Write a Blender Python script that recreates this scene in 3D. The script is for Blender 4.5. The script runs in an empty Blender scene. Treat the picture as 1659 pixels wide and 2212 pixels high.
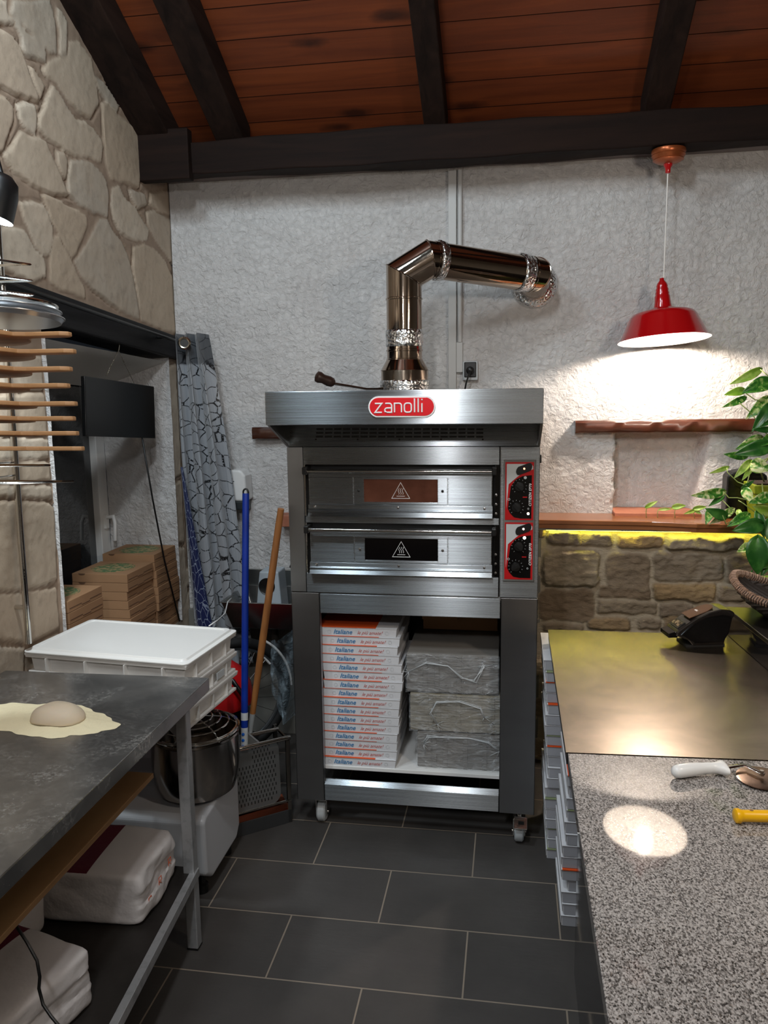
import bpy, bmesh, math, random
import numpy as np
from mathutils import Vector, Matrix
random.seed(7)
PI = math.pi
SC = bpy.context.scene
COL = SC.collection
# ---------------------------------------------------------------- camera
CR = Vector((0.9876074017, 0.1564218593, -0.0127992979))
CD = Vector((0.0111182220, -0.1510787701, -0.9884592002))
CF = Vector((-0.1565503281, 0.9760673169, -0.1509456446))
EYE = Vector((0, 0, 1.773)); FPX = 1727.743
cd = bpy.data.cameras.new('camera'); cam = bpy.data.objects.new('camera', cd); COL.objects.link(cam)
m = Matrix.Identity(4)
for i in range(3):
    m[i][0] = CR[i]; m[i][1] = -CD[i]; m[i][2] = -CF[i]; m[i][3] = EYE[i]
cam.matrix_world = m
cd.sensor_fit = 'HORIZONTAL'; cd.sensor_width = 36; cd.lens = FPX / 1659 * 36
cd.clip_start = .02; cd.clip_end = 60
SC.camera = cam
def P(px, py, ax, val):
    """point seen at photo position px,py on the plane x|y|z = val (metres)"""
    d = CR * ((px - 829.5) / FPX) + CD * ((py - 1106) / FPX) + CF
    k = 'xyz'.index(ax)
    return EYE + d * ((val - EYE[k]) / d[k])
# ---------------------------------------------------------------- light
SC.view_settings.view_transform = 'Standard'; SC.view_settings.look = 'None'
SC.view_settings.gamma = 1; SC.view_settings.use_curve_mapping = False
SC.view_settings.exposure = -0.12
w = bpy.data.worlds.new('world'); SC.world = w; w.use_nodes = True
w.node_tree.nodes['Background'].inputs[0].default_value = (.5, .6, .75, 1)
w.node_tree.nodes['Background'].inputs[1].default_value = 0.015
def area(name, loc, to, sx, sy, power, col, spread=PI):
    l = bpy.data.lights.new(name, 'AREA'); l.shape = 'RECTANGLE'; l.size = sx; l.size_y = sy
    l.energy = power; l.color = col; l.spread = spread
    o = bpy.data.objects.new(name, l); COL.objects.link(o)
    o.location = loc; o.rotation_euler = (Vector(to) - Vector(loc)).to_track_quat('-Z', 'Y').to_euler()
    return o
area('ceiling_tube_light', (-.42, .9, 3.35), (-.3, 3.0, 1.2), .16, .40, 26, (.88, .95, 1.0))
area('left_ceiling_light', (-1.15, 1.75, 3.45), (-.6, 3.8, 1.0), .30, .30, 19, (.76, .90, 1.0))
area('rear_fill_light', (.3, -1.6, 3.4), (.3, -1.9, 0), 1.6, .8, 36, (1.0, .94, .88))  # unseen light added behind the camera to brighten what the steel reflects
area('front_bar_pendant_light', (1.05, 1.25, 2.25), (.75, 3.4, .9), .20, .20, 12, (1.0, .86, .72))
area('oven_streak_light', (-.47, .2, 2.38), (-.3, 3.0, 1.0), .09, .09, 9, (.98, .98, 1.0))  # unseen narrow light added to draw the vertical streak on the oven steel
# ---------------------------------------------------------------- helpers
ORG = {}
def tag(o, label, cat, group=None, kind=None):
    o['label'] = label; o['category'] = cat
    if group: o['group'] = group
    if kind: o['kind'] = kind
    return o
def thing(name, label, cat, loc=(0, 0, 0), group=None):
    o = bpy.data.objects.new(name, None); COL.objects.link(o); o.empty_display_size = .05
    o.location = loc; ORG[o.name] = Vector(loc)
    return tag(o, label, cat, group)
class MB:
    def __init__(s): s.v = []; s.f = []; s.m = []; s.k = 0
    def add(s, vs, fs):
        b = len(s.v); s.v += [Vector(v) for v in vs]
        for f in fs: s.f.append([b + i for i in f]); s.m.append(s.k)
        return s
    def box(s, x0, x1, y0, y1, z0, z1, mtx=None):
        vs = [Vector((x, y, z)) for x in (x0, x1) for y in (y0, y1) for z in (z0, z1)]
        if mtx: vs = [mtx @ v for v in vs]
        return s.add(vs, [(0, 1, 3, 2), (4, 6, 7, 5), (0, 4, 5, 1), (2, 3, 7, 6), (0, 2, 6, 4), (1, 5, 7, 3)])
    def tube(s, pts, r, n=12, closed=False, caps=True):
        pts = [Vector(p) for p in pts]; N = len(pts)
        rs = r if isinstance(r, (list, tuple)) else [r] * N
        seg = [(pts[(i + 1) % N] - pts[i]).normalized() for i in range(N if closed else N - 1)]
        d = seg[0]; a = d.orthogonal().normalized(); b = d.cross(a)
        off = [a * math.cos(2 * PI * j / n) + b * math.sin(2 * PI * j / n) for j in range(n)]
        rings = []
        for i in range(N):
            di = seg[i - 1] if (i > 0 or closed) else seg[0]
            do = seg[i] if i < len(seg) else seg[-1]
            off = [(o - di * o.dot(di)).normalized() for o in off]
            nb = (di + do)
            nb = nb.normalized() if nb.length > 1e-6 else di
            ring = []; no = []
            for o in off:
                q = o - di * (o.dot(nb) / max(di.dot(nb), .25)); ring.append(pts[i] + q * rs[i])
                no.append((q - do * q.dot(do)).normalized())
            rings.append(ring); off = no
        vs = [v for ring in rings for v in ring]; fs = []
        for i in range(N if closed else N - 1):
            for j in range(n):
                a0 = i * n + j; a1 = i * n + (j + 1) % n; b0 = ((i + 1) % N) * n + j; b1 = ((i + 1) % N) * n + (j + 1) % n
                fs.append((a0, a1, b1, b0))
        if caps and not closed: fs += [tuple(range(n))[::-1], tuple((N - 1) * n + j for j in range(n))]
        return s.add(vs, fs)
    def lathe(s, prof, c=(0, 0, 0), n=32, mtx=None, cap0=False, cap1=False):
        c = Vector(c); vs = []
        for r, z in prof:
            for j in range(n):
                v = Vector((r * math.cos(2 * PI * j / n), r * math.sin(2 * PI * j / n), z))
                if mtx: v = mtx @ v
                vs.append(c + v)
        fs = []
        for i in range(len(prof) - 1):
            for j in range(n):
                fs.append((i * n + j, i * n + (j + 1) % n, (i + 1) * n + (j + 1) % n, (i + 1) * n + j))
        if cap0: fs.append(tuple(range(n))[::-1])
        if cap1: fs.append(tuple((len(prof) - 1) * n + j for j in range(n)))
        return s.add(vs, fs)
    def prism(s, poly, fn, d0, d1):
        """poly: 2-D outline; fn(a,b,depth)->point"""
        n = len(poly); vs = [fn(a, b, d0) for a, b in poly] + [fn(a, b, d1) for a, b in poly]
        fs = [tuple(range(n))[::-1], tuple(range(n, 2 * n))] + [(j, (j + 1) % n, n + (j + 1) % n, n + j) for j in range(n)]
        return s.add(vs, fs)
    def build(s, name, mats, parent=None, smooth=False, bevel=0, segs=2, solid=0, sub=0, kind=None):
        org = ORG.get(parent.name, Vector((0, 0, 0))) if parent else None
        if org is None:
            xs = [v.x for v in s.v]; ys = [v.y for v in s.v]; zs = [v.z for v in s.v]
            org = Vector(((min(xs) + max(xs)) / 2, (min(ys) + max(ys)) / 2, min(zs)))
        me = bpy.data.meshes.new(name); me.from_pydata([v - org for v in s.v], [], s.f)
        if not isinstance(mats, (list, tuple)): mats = [mats]
        for mt in mats: me.materials.append(mt)
        me.polygons.foreach_set('material_index', s.m)
        bm = bmesh.new(); bm.from_mesh(me); bmesh.ops.recalc_face_normals(bm, faces=bm.faces); bm.to_mesh(me); bm.free()
        if smooth:
            me.polygons.foreach_set('use_smooth', [True] * len(me.polygons))
            if smooth != 'all': me.set_sharp_from_angle(angle=math.radians(40))
        me.update()
        o = bpy.data.objects.new(name, me); COL.objects.link(o)
        if parent: o.parent = parent
        else: o.location = org
        ORG[o.name] = org
        if bevel:
            b = o.modifiers.new('b', 'BEVEL'); b.width = bevel; b.segments = segs; b.limit_method = 'ANGLE'; b.angle_limit = .6
            b.harden_normals = False
        if solid:
            b = o.modifiers.new('s', 'SOLIDIFY'); b.thickness = solid; b.offset = 0
        if sub:
            b = o.modifiers.new('u', 'SUBSURF'); b.levels = sub; b.render_levels = sub
        if kind: o['kind'] = kind
        return o
def bx(name, mt, parent, x0, x1, y0, y1, z0, z1, bevel=.002, **k):
    return MB().box(x0, x1, y0, y1, z0, z1).build(name, mt, parent, bevel=bevel, **k)
def dup(root, loc, rotz=None, label=None, group=None):
    def cp(o, par):
        c = o.copy(); COL.objects.link(c)
        if par: c.parent = par
        ORG[c.name] = ORG.get(o.name, Vector((0, 0, 0)))
        for ch in [x for x in bpy.data.objects if x.parent == o]: cp(ch, c)
        return c
    r = cp(root, None); r.location = loc
    if rotz is not None: r.rotation_euler = (0, 0, rotz)
    if label: r['label'] = label
    if group: r['group'] = group
    return r
# ---------------------------------------------------------------- materials
def L(c):
    if isinstance(c, str):
        c = [int(c[i:i + 2], 16) / 255 for i in (0, 2, 4)]
        return tuple((x / 12.92 if x < .04045 else ((x + .055) / 1.055) ** 2.4) for x in c) + (1,)
    return tuple(c) + ((1,) if len(c) == 3 else ())
class NT:
    def __init__(s, name):
        s.mat = bpy.data.materials.new(name); s.mat.use_nodes = True; s.t = s.mat.node_tree
        s.b = s.t.nodes['Principled BSDF']; s.out = s.t.nodes['Material Output']
        s.co = s.t.nodes.new('ShaderNodeTexCoord').outputs['Object']
    def n(s, typ, **kw):
        nd = s.t.nodes.new('ShaderNode' + typ)
        for k, v in kw.items():
            if k.startswith('_'): setattr(nd, k[1:], v)
            else: s.set(nd, k, v)
        return nd
    def set(s, nd, k, v):
        i = nd.inputs[int(k[1:])] if (k[0] == 'i' and k[1:].isdigit()) else nd.inputs[k.replace('_', ' ')]
        if isinstance(v, bpy.types.NodeSocket): s.t.links.new(v, i)
        else: i.default_value = v
    def map(s, scale=(1, 1, 1), rot=(0, 0, 0), loc=(0, 0, 0), vec=None):
        return s.n('Mapping', Vector=vec or s.co, Scale=scale, Rotation=rot, Location=loc).outputs[0]
    def noise(s, scale, detail=4, rough=.55, vec=None, dist=0):
        return s.n('TexNoise', Vector=vec or s.co, Scale=scale, Detail=detail, Roughness=rough, Distortion=dist).outputs[0]
    def ramp(s, fac, stops, interp='LINEAR'):
        nd = s.n('ValToRGB', Fac=fac); cr = nd.color_ramp; cr.interpolation = interp
        while len(cr.elements) < len(stops): cr.elements.new(.5)
        for e, (p, c) in zip(cr.elements, stops): e.position = p; e.color = L(c) if not isinstance(c, (int, float)) else (c, c, c, 1)
        return nd.outputs[0]
    def mix(s, fac, a, b, blend='MIX'):
        nd = s.n('Mix', _data_type='RGBA', _blend_type=blend)
        s.set(nd, 'i0', fac)
        for k, v in (('i6', a), ('i7', b)): s.set(nd, k, L(v) if isinstance(v, (str, tuple)) else v)
        return nd.outputs[2]
    def math(s, op, a, b=0.0, clamp=False):
        nd = s.n('Math', _operation=op, _use_clamp=clamp, i0=a, i1=b); return nd.outputs[0]
    def bump(s, h, strength, dist, prev=None):
        nd = s.n('Bump', Height=h, Strength=strength, Distance=dist)
        if prev: s.set(nd, 'Normal', prev)
        return nd.outputs[0]
    def p(s, **kw):
        for k, v in kw.items():
            if isinstance(v, str): v = L(v)
            s.set(s.b, k, v)
        return s
def pm(name, col, rough=.5, metal=0., var=None, bump=None, **kw):
    t = NT(name); c = L(col)
    if var:
        sc, c2, lo, hi = var[:4]; st = var[4] if len(var) > 4 else (1, 1, 1)
        nz = t.noise(sc, 5, vec=t.map(scale=st)); c = t.mix(t.ramp(nz, [(lo, 0.), (hi, 1.)]), c, L(c2))
    t.p(Base_Color=c, Roughness=rough, Metallic=metal)
    if bump:
        prev = None
        for b in bump:
            sc, d = b[:2]; st = b[2] if len(b) > 2 else (1, 1, 1)
            prev = t.bump(t.noise(sc, 4, vec=t.map(scale=st)), 1.0, d, prev)
        t.p(Normal=prev)
    t.p(**kw)
    return t.mat
def emit(name, col, s):
    t = NT(name); t.p(Base_Color=(0, 0, 0, 1), Emission_Color=L(col), Emission_Strength=float(s)); return t.mat
def brushed(name, col='b6babd', rough=.27, ani=1.0, tang=(0, 0, 1), streak=(2, 60, 420), tint=.07, dirt=None):
    t = NT(name)
    v = t.map(scale=streak); nz = t.noise(1.0, 6, .6, vec=v)
    big = t.noise(2.2, 3, vec=t.map(scale=(1, 1, 5)))
    c = t.mix(t.ramp(big, [(.3, 0.), (.75, 1.)]), L(col), tuple(x * (1 - tint * 2) for x in L(col)[:3]))
    if dirt: c = t.mix(t.ramp(t.noise(6, 6, .7), [(.45, 0.), (.75, 1.)]), c, L(dirt))
    r = t.n('MapRange', Value=nz, i1=.3, i2=.7, i3=rough - .03, i4=rough + .04).outputs[0]
    t.p(Base_Color=c, Metallic=1.0, Roughness=r, Anisotropic=ani)
    tg = t.n('CombineXYZ', X=float(tang[0]), Y=float(tang[1]), Z=float(tang[2])).outputs[0]
    t.p(Tangent=tg, Normal=t.bump(nz, .02, .0002))
    return t.mat
M = {}
M['steel'] = brushed('brushed_steel')
M['steel_v'] = brushed('brushed_steel_leg', 'a6a8aa', .40, .6, (1, 0, 0), (260, 60, 3), .05)
M['steel_dk'] = brushed('brushed_steel_inner', '8a8884', .34)
M['chrome'] = pm('polished_steel', 'd5d2cc', .10, 1., bump=[(14, .0008)])
M['duct'] = pm('polished_flue', 'b4a698', .08, 1., bump=[(7, .0012, (1, 1, .3))], var=(3, 'a89484', .4, .7))
def foil():
    t = NT('crinkled_foil_tape'); vo = t.n('TexVoronoi', Vector=t.co, Scale=90.).outputs[0]
    t.p(Base_Color='e0e0e0', Metallic=1.0, Roughness=.22, Normal=t.bump(t.mix(.5, vo, t.noise(60, 3)), 1., .006)); return t.mat
M['foil'] = foil()
M['black'] = pm('black_plastic', '101010', .38)
M['black_gloss'] = pm('black_gloss_plastic', '0c0b0b', .12)
M['pale_olive'] = pm('pale_olive_print', '8f9a72', .6)
M['kraft_edge2'] = pm('dark_board_seam', '1c0e08', .9, Specular_IOR_Level=.1)
M['bartop'] = pm('black_bar_top', '0c0b0b', .28)
M['rubber'] = pm('black_rubber', '121212', .7, bump=[(60, .001)])
M['screen_black'] = pm('black_panel', '0b0c0d', .33)
M['white_pl'] = pm('white_plastic', 'e8e8e6', .3)
M['crate'] = pm('white_tray_plastic', 'dddbd7', .34, Subsurface_Weight=.15, Subsurface_Radius=(.02, .02, .02))
M['alu'] = pm('painted_aluminium', 'b4b6b8', .42, .6, var=(30, '8c8e90', .5, .8), bump=[(90, .0004)])
M['red_enamel'] = pm('red_enamel', 'b40d12', .16, Coat_Weight=.6, Coat_Roughness=.05)
M['enamel_white'] = pm('white_enamel', 'f4f0ea', .35)
M['red'] = pm('red_plastic', 'b5161a', .3)
M['red_badge'] = pm('badge_red', 'e01622', .3)
M['orange'] = pm('orange_print', 'e2561f', .6)
M['label_white'] = pm('print_white', 'f2f2f2', .5)
M['label_grey'] = pm('print_grey', 'c3c8ca', .45)
M['blue_print'] = pm('print_blue', '2a7ab0', .6)
M['red_print'] = pm('print_red', 'c0463a', .6)
M['blue'] = pm('blue_handle', '0d2f8c', .33, var=(4, '0a2570', .4, .7))
M['blue_rivet'] = pm('blue_rivet', '1e6ad0', .35)
M['green_lid'] = pm('green_box_print', '4d6b45', .7, var=(60, 'a18a60', .45, .55))
def wood(name, a, b, rough=.5, sc=(2, 30, 30), bumpd=.0008, coat=0, knots=False, c3=None):
    t = NT(name)
    if 'dark_stained' in name or 'black_stained' in name: t.p(Specular_IOR_Level=.15)
    v = t.map(scale=sc); nz = t.noise(1., 6, .6, vec=v, dist=.6)
    c = t.mix(t.ramp(nz, [(.3, 0.), (.7, 1.)]), L(a), L(b))
    if c3: c = t.mix(t.ramp(t.noise(1.3, 4), [(.4, 0.), (.7, 1.)]), c, L(c3))
    if knots:
        vo = t.n('TexVoronoi', Vector=t.map(scale=(1.6, 5, 5)), Scale=1.6, Randomness=1.).outputs[0]
        k = t.ramp(t.math('ADD', vo, t.math('MULTIPLY', t.noise(9, 3), .12)), [(.10, 1.), (.24, 0.)])
        c = t.mix(k, c, L('1c0f0a'))
    t.p(Base_Color=c, Roughness=rough, Normal=t.bump(nz, .6, bumpd))
    if coat: t.p(Coat_Weight=coat, Coat_Roughness=.12)
    return t.mat
M['beam'] = wood('dark_stained_beam', '160e0b', '261812', .75, (1.5, 18, 18), .003)
M['beam_y'] = wood('dark_stained_rafter', '170f0c', '2e201a', .75, (18, 1.2, 18), .003)
M['lintel'] = wood('black_stained_lintel', '111011', '252324', .5, (18, 1.5, 18), .004)
M['mantel'] = wood('red_brown_mantel', '4a2413', '33150b', .32, (3, 20, 30), .003, .5)
M['shelfwood'] = wood('varnished_shelf', 'a86a3c', '844e2a', .3, (1.5, 26, 30), .0006, .5)
M['oak'] = wood('plywood_peel', 'c29468', 'a3764a', .55, (4, 10, 120))
M['handle_wood'] = wood('broom_handle_wood', 'a06a38', '80502a', .5, (30, 30, 3))
M['brownboard'] = wood('brown_board', '8a6a44', '7a5a38', .7, (3, 3, 30))
def ceilm():
    t = NT('red_brown_ceiling_boards')
    v = t.map(scale=(1.6, 26, 26)); nz = t.noise(1., 6, .6, vec=v, dist=.8)
    c = t.mix(t.ramp(nz, [(.25, 0.), (.75, 1.)]), L('87431f'), L('5c2915'))
    rnd = t.n('Attribute', _attribute_name='tone').outputs['Fac']
    c = t.mix(t.math('MULTIPLY', rnd, .4), c, L('5a2a18'))
    vo = t.n('TexVoronoi', Vector=t.map(scale=(2.2, 6.5, 6.5)), Scale=1.0, Randomness=1.).outputs[0]
    k = t.ramp(t.math('ADD', vo, t.math('MULTIPLY', t.noise(14, 3), .16)), [(.16, 1.), (.30, 0.)])
    c = t.mix(t.math('MULTIPLY', k, .8), c, L('2a130c'))
    t.p(Base_Color=c, Roughness=.5, Normal=t.bump(nz, .5, .0008)); return t.mat
M['ceiling'] = ceilm()
def stucco():
    t = NT('white_stucco')
    a = t.n('TexVoronoi', Vector=t.n('Mapping', Vector=t.mix(.035, t.co, t.n('TexNoise', Vector=t.co, Scale=14., Detail=3.).outputs[1]), Scale=(1, 1, 1.25)).outputs[0], Scale=42., _feature='SMOOTH_F1').outputs[0]
    b = t.noise(38, 6, .62, dist=1.2)
    h = t.math('ADD', t.math('MULTIPLY', b, 1.0), t.math('MULTIPLY', a, .35))
    n1 = t.bump(h, .9, .016)
    n2 = t.bump(t.noise(7, 3), .6, .02, n1)
    c = t.mix(t.ramp(t.noise(3, 5), [(.35, 0.), (.7, 1.)]), L('dcdad8'), L('cfccca'))
    t.p(Base_Color=c, Roughness=.85, Normal=n2); return t.mat
M['stucco'] = stucco()
M['niche'] = pm('smooth_niche_plaster', 'dcd0c6', .85, bump=[(9, .008), (40, .003)])
M['reveal_plain'] = pm('white_reveal_paint', 'c9c8c4', .8, bump=[(5, .004)])
def stone(name, cols, mortar, bd=.006, fine=30, st=(1, 1, 1)):
    t = NT(name)
    rnd = t.n('Attribute', _attribute_name='tone').outputs['Fac']
    mor = t.n('Attribute', _attribute_name='mortar').outputs['Fac']
    v = t.map(scale=st)
    c = t.ramp(rnd, [(i / (len(cols) - 1), q) for i, q in enumerate(cols)])
    c = t.mix(t.math('MULTIPLY', t.ramp(t.noise(7, 6, .65, vec=v), [(.40, 0.), (.72, 1.)]), .55), c, L(cols[0]))
    c = t.mix(t.math('MULTIPLY', t.ramp(t.noise(fine, 5, .7, vec=v), [(.52, 0.), (.72, 1.)]), .45), c, t.mix(.45, c, L('30241c')))
    cm = t.mix(t.noise(25, 4), L(mortar), t.mix(.3, L(mortar), L('40342a')))
    c = t.mix(mor, c, cm)
    n = t.bump(t.noise(fine, 8, .68, vec=v), 1., bd)
    n = t.bump(t.noise(8, 5, .6, vec=v), 1., bd * 2.2, n)
    t.p(Base_Color=c, Roughness=.8, Normal=n); return t.mat
M['flagstone'] = stone('cream_flagstone', ['b5a28c', 'bfae99', 'c9bba8', 'b9a58f', 'b2a696'], 'a08a76', .0018, 22)
M['rubble'] = stone('grey_brown_rubble', ['84705a', '8f8270', 'a5885f', '7c746c', 'b0a084'], 'bcae98', .007, 26, (1, 1, 2.2))
def tiles():
    t = NT('slate_floor_tiles')
    v = t.map(loc=(.125, -.015, 0))
    br = t.n('TexBrick', Vector=v, Scale=1.0, i4=1.)
    for k, q in (('Mortar Size', .0028), ('Mortar Smooth', .1), ('Bias', 0.), ('Brick Width', .6), ('Row Height', .3), ('Scale', 1.)): br.inputs[k].default_value = q
    br.offset = .5; br.offset_frequency = 2
    br.inputs['Color1'].default_value = (0, 0, 0, 1); br.inputs['Color2'].default_value = (1, 1, 1, 1)
    fac = br.outputs['Fac']
    c = t.mix(t.ramp(t.noise(2.5, 5, .6), [(.3, 0.), (.7, 1.)]), L('3d3a38'), L('4c4845'))
    c = t.mix(t.math('MULTIPLY', br.outputs['Color'], .25), c, L('35322f'))
    c = t.mix(fac, c, L('8c8072'))
    h = t.noise(6, 8, .6, vec=t.map(scale=(.6, 2, 1)))
    n = t.bump(h, .6, .004); n = t.bump(t.math('SUBTRACT', 1., fac), 1., .0015, n)
    t.p(Base_Color=c, Roughness=t.n('MapRange', Value=h, i3=.34, i4=.6).outputs[0], Normal=n); return t.mat
M['tiles'] = tiles()
def granite():
    t = NT('grey_granite')
    a = t.noise(190, 6, .72, dist=.4); b = t.noise(260, 3, .6, vec=t.map(loc=(3, 1, 0)))
    v = t.n('TexVoronoi', Vector=t.map(scale=(1, .6, 1), rot=(0, 0, .4)), Scale=400.).outputs['Color']
    vf = t.n('SeparateColor', Color=v).outputs[0]
    g = t.math('ADD', t.math('MULTIPLY', a, .75), t.math('MULTIPLY', vf, .30))
    c = t.ramp(g, [(.36, '35322f'), (.46, '6c6764'), (.55, '95908c'), (.68, 'b5afab')])
    c = t.mix(t.math('MULTIPLY', t.ramp(b, [(.6, 0.), (.7, 1.)]), .5), c, L('8e7866'))
    t.p(Base_Color=c, Roughness=.035, Specular_IOR_Level=.5); return t.mat
M['granite'] = granite()
def steeltop(name, ani_t, flour=False, col='a8a6a2'):
    t = NT(name)
    nz = t.noise(1., 6, .6, vec=t.map(scale=(4, 130, 1)))
    smudge = t.ramp(t.noise(3.2, 5, .6, dist=1.), [(.35, 0.), (.7, 1.)])
    r = t.math('ADD', t.math('MULTIPLY', smudge, .02), .25 if not flour else .24)
    c = t.mix(smudge, L(col), L('8c8276'))
    tg = t.n('CombineXYZ', X=float(ani_t[0]), Y=float(ani_t[1]), Z=0.0).outputs[0]
    t.p(Metallic=1.0, Roughness=r, Anisotropic=.15, Tangent=tg)
    if flour:
        c = t.mix(smudge, L('93918e'), L('6a6a6a'))
        d = t.math('MULTIPLY', t.ramp(t.noise(4, 6, .6, dist=1.), [(.44, 0.), (.66, 1.)]), t.ramp(t.noise(90, 5, .8), [(.42, 0.), (.60, 1.)]))
        spk = t.ramp(t.noise(240, 2), [(.74, 0.), (.78, 1.)])
        f = t.math('MAXIMUM', t.math('MULTIPLY', d, .42), t.math('MULTIPLY', spk, .6))
        c = t.mix(f, c, L('c8c4be')); t.p(Metallic=t.math('MULTIPLY', t.math('SUBTRACT', 1., f), .8))
    else:
        w = t.ramp(t.noise(1., 3, .5, vec=t.map(scale=(14, 260, 1), rot=(0, 0, .5)), dist=.4), [(.70, 0.), (.74, 1.)])
        c = t.mix(t.math('MULTIPLY', w, .5), c, L('e4d8c8'))
    t.p(Base_Color=c, Normal=t.bump(nz, .25, .0006)); return t.mat
M['steeltop'] = steeltop('brushed_counter_sheet', (0, 1), col='b5a899')
M['worktop'] = steeltop('floury_steel_worktop', (1, 0), True)
M['cab'] = pm('black_gloss_cabinet', '141416', .07, Specular_IOR_Level=.6)
M['shelfdark'] = pm('dark_under_shelf', '3a3633', .42, .5, var=(5, '262321', .35, .7), bump=[(30, .0006)])
M['kraft'] = pm('kraft_board', 'a07a58', .8, var=(6, '96704e', .35, .75), bump=[(200, .0002)])
M['kraft_edge'] = pm('kraft_board_shadow_slot', '5e4430', .9)
M['whitebox'] = pm('white_box_board', 'dcdde0', .55, var=(12, 'cfd1d6', .45, .7))
M['whitebox_in'] = pm('grey_box_board', 'a6a7ad', .7)
M['greycard'] = pm('grey_cardboard_stack', '8a8680', .75, bump=[(1, .004, (3, 3, 260))], var=(1, '6d6a66', .4, .65, (3, 3, 200)))
M['tancard'] = pm('tan_cardboard_stack', 'a39c8c', .75, bump=[(1, .004, (3, 3, 260))], var=(1, '6d6858', .4, .65, (3, 3, 200)))
def film(name, a=.22, col='dfe4e8'):
    t = NT(name); n = t.bump(t.noise(9, 5, .6, vec=t.map(scale=(1, 1, 2.4)), dist=1.5), 1., .03)
    al = t.ramp(t.noise(11, 5, .65, vec=t.map(scale=(1, 1, 2)), dist=1.8), [(.45, a * .4), (.62, a), (.70, .75)])
    t.p(Base_Color=L(col), Roughness=.14, Alpha=al, Normal=n, Specular_IOR_Level=.8); return t.mat
M['film'] = film('shrink_film', .34); M['bagfilm'] = film('clear_plastic_bag', .38, 'b8cfdc')
M['paper'] = pm('white_flour_bag_paper', 'cfcac8', .75, bump=[(9, .008), (40, .0012)])
M['maroon'] = pm('maroon_bag_print', '5c1528', .65, bump=[(9, .008)])
M['flour'] = pm('flour', 'e8dcb8', .9, bump=[(40, .003), (200, .001)])
M['dough'] = pm('dough', 'd4c3ab', .6, Subsurface_Weight=.25, Subsurface_Radius=(.02, .012, .006), bump=[(12, .003)])
M['wicker'] = pm('dark_wicker', '3c3531', .6)
M['wicker_l'] = pm('pale_wicker', '8d7260', .6)
M['terracotta'] = pm('terracotta_tile', 'b8765a', .6, var=(8, '9c6048', .4, .7))
M['green_pot'] = pm('lime_green_pot', '8a9a20', .4)
M['soil'] = pm('potting_soil', '2a1d14', .95, bump=[(60, .004)])
M['stem'] = pm('vine_stem', '8fa05a', .5)
def leafm():
    t = NT('variegated_leaf')
    v = t.map(scale=(1, 1, 1)); nz = t.noise(26, 4, .6, dist=1.4)
    rnd = t.n('ObjectInfo').outputs['Random']
    th = t.math('ADD', nz, t.math('MULTIPLY', t.math('SUBTRACT', rnd, .5), .16))
    c = t.ramp(th, [(.34, '2a6420'), (.47, '4c8a2e'), (.54, 'a3b868'), (.62, 'd4d6a4')])
    t.p(Base_Color=c, Roughness=.3, Subsurface_Weight=.1, Subsurface_Radius=(.01, .02, .004)); return t.mat
M['leaf'] = leafm()
M['leaf2'] = pm('young_green_leaf', '84ac3a', .35, var=(30, 'bccf70', .42, .66))
M['leaf3'] = pm('deep_green_leaf', '265a22', .3, var=(16, '4d8438', .45, .7))
def curtainm(name='patterned_curtain', ca='7f858c', cb='b3b6ba', cl='0b0c10'):
    t = NT(name)
    uv = t.n('UVMap').outputs[0]
    v = t.n('Mapping', Vector=t.mix(.06, uv, t.n('TexNoise', Vector=uv, Scale=5.).outputs[1]), Scale=(8.5, 30., 1.), Rotation=(0, 0, .10)).outputs[0]
    vo = t.n('TexVoronoi', _feature='DISTANCE_TO_EDGE', Vector=v, Scale=1.0, Randomness=1.).outputs[0]
    ln = t.ramp(vo, [(.022, 1.), (.04, 0.)])
    br = t.ramp(t.noise(30, 2, vec=t.n('Mapping', Vector=uv, Scale=(3, 6, 1)).outputs[0]), [(.38, 0.), (.42, 1.)])
    st = t.noise(1., 4, vec=t.n('Mapping', Vector=uv, Scale=(120, 6, 1)).outputs[0])
    c = t.mix(st, L(ca), L(cb))
    c = t.mix(t.math('MULTIPLY', ln, br), c, L(cl))
    top = t.ramp(t.n('SeparateXYZ', Vector=uv).outputs[1], [(.085, 1.), (.09, 0.)])
    c = t.mix(t.math('MULTIPLY', top, .8), c, L('24282d'))
    t.p(Base_Color=c, Roughness=.38, Sheen_Weight=.3); return t.mat
M['curtain'] = curtainm()
M['curtain_back'] = curtainm('navy_patterned_lining', '0c1638', '16265c', '8a94a8')
def glassdark():
    t = NT('dark_window_glass'); t.p(Base_Color=(.012, .016, .02, 1), Roughness=.02, Specular_IOR_Level=.9, IOR=1.7); return t.mat
M['glass'] = glassdark()
M['ovenglass_lit'] = pm('lit_oven_glass', '5a382c', .12, var=(8, '3c221a', .4, .7), Emission_Color=L('8a4c34'), Emission_Strength=.07)
M['ovenglass_dk'] = pm('dark_oven_glass', '0a0809', .08)
M['led_red'] = emit('indicator_red', (1, .22, .10), 9)
M['led_white'] = emit('indicator_white', (1, .75, .62), 14)
M['bulb'] = emit('warm_bulb', (1, .85, .72), 950)
M['led_strip'] = emit('yellow_led', (1, .95, .10), 30)
M['cool_lamp'] = emit('cool_lamp', (.85, .95, 1), 22)
M['grey_wall'] = pm('grey_paint_wall', '77756f', .7, bump=[(6, .003)])
M['cream_wall'] = pm('cream_room_wall', 'c4bcb0', .85)
M['screwm'] = pm('screw_steel', 'c8c8c8', .2, 1.)
M['ring'] = pm('nickel_ring', 'c8c0b0', .18, 1.)
M['ink'] = pm('orange_stamp_ink', 'd0603a', .7)
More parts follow.
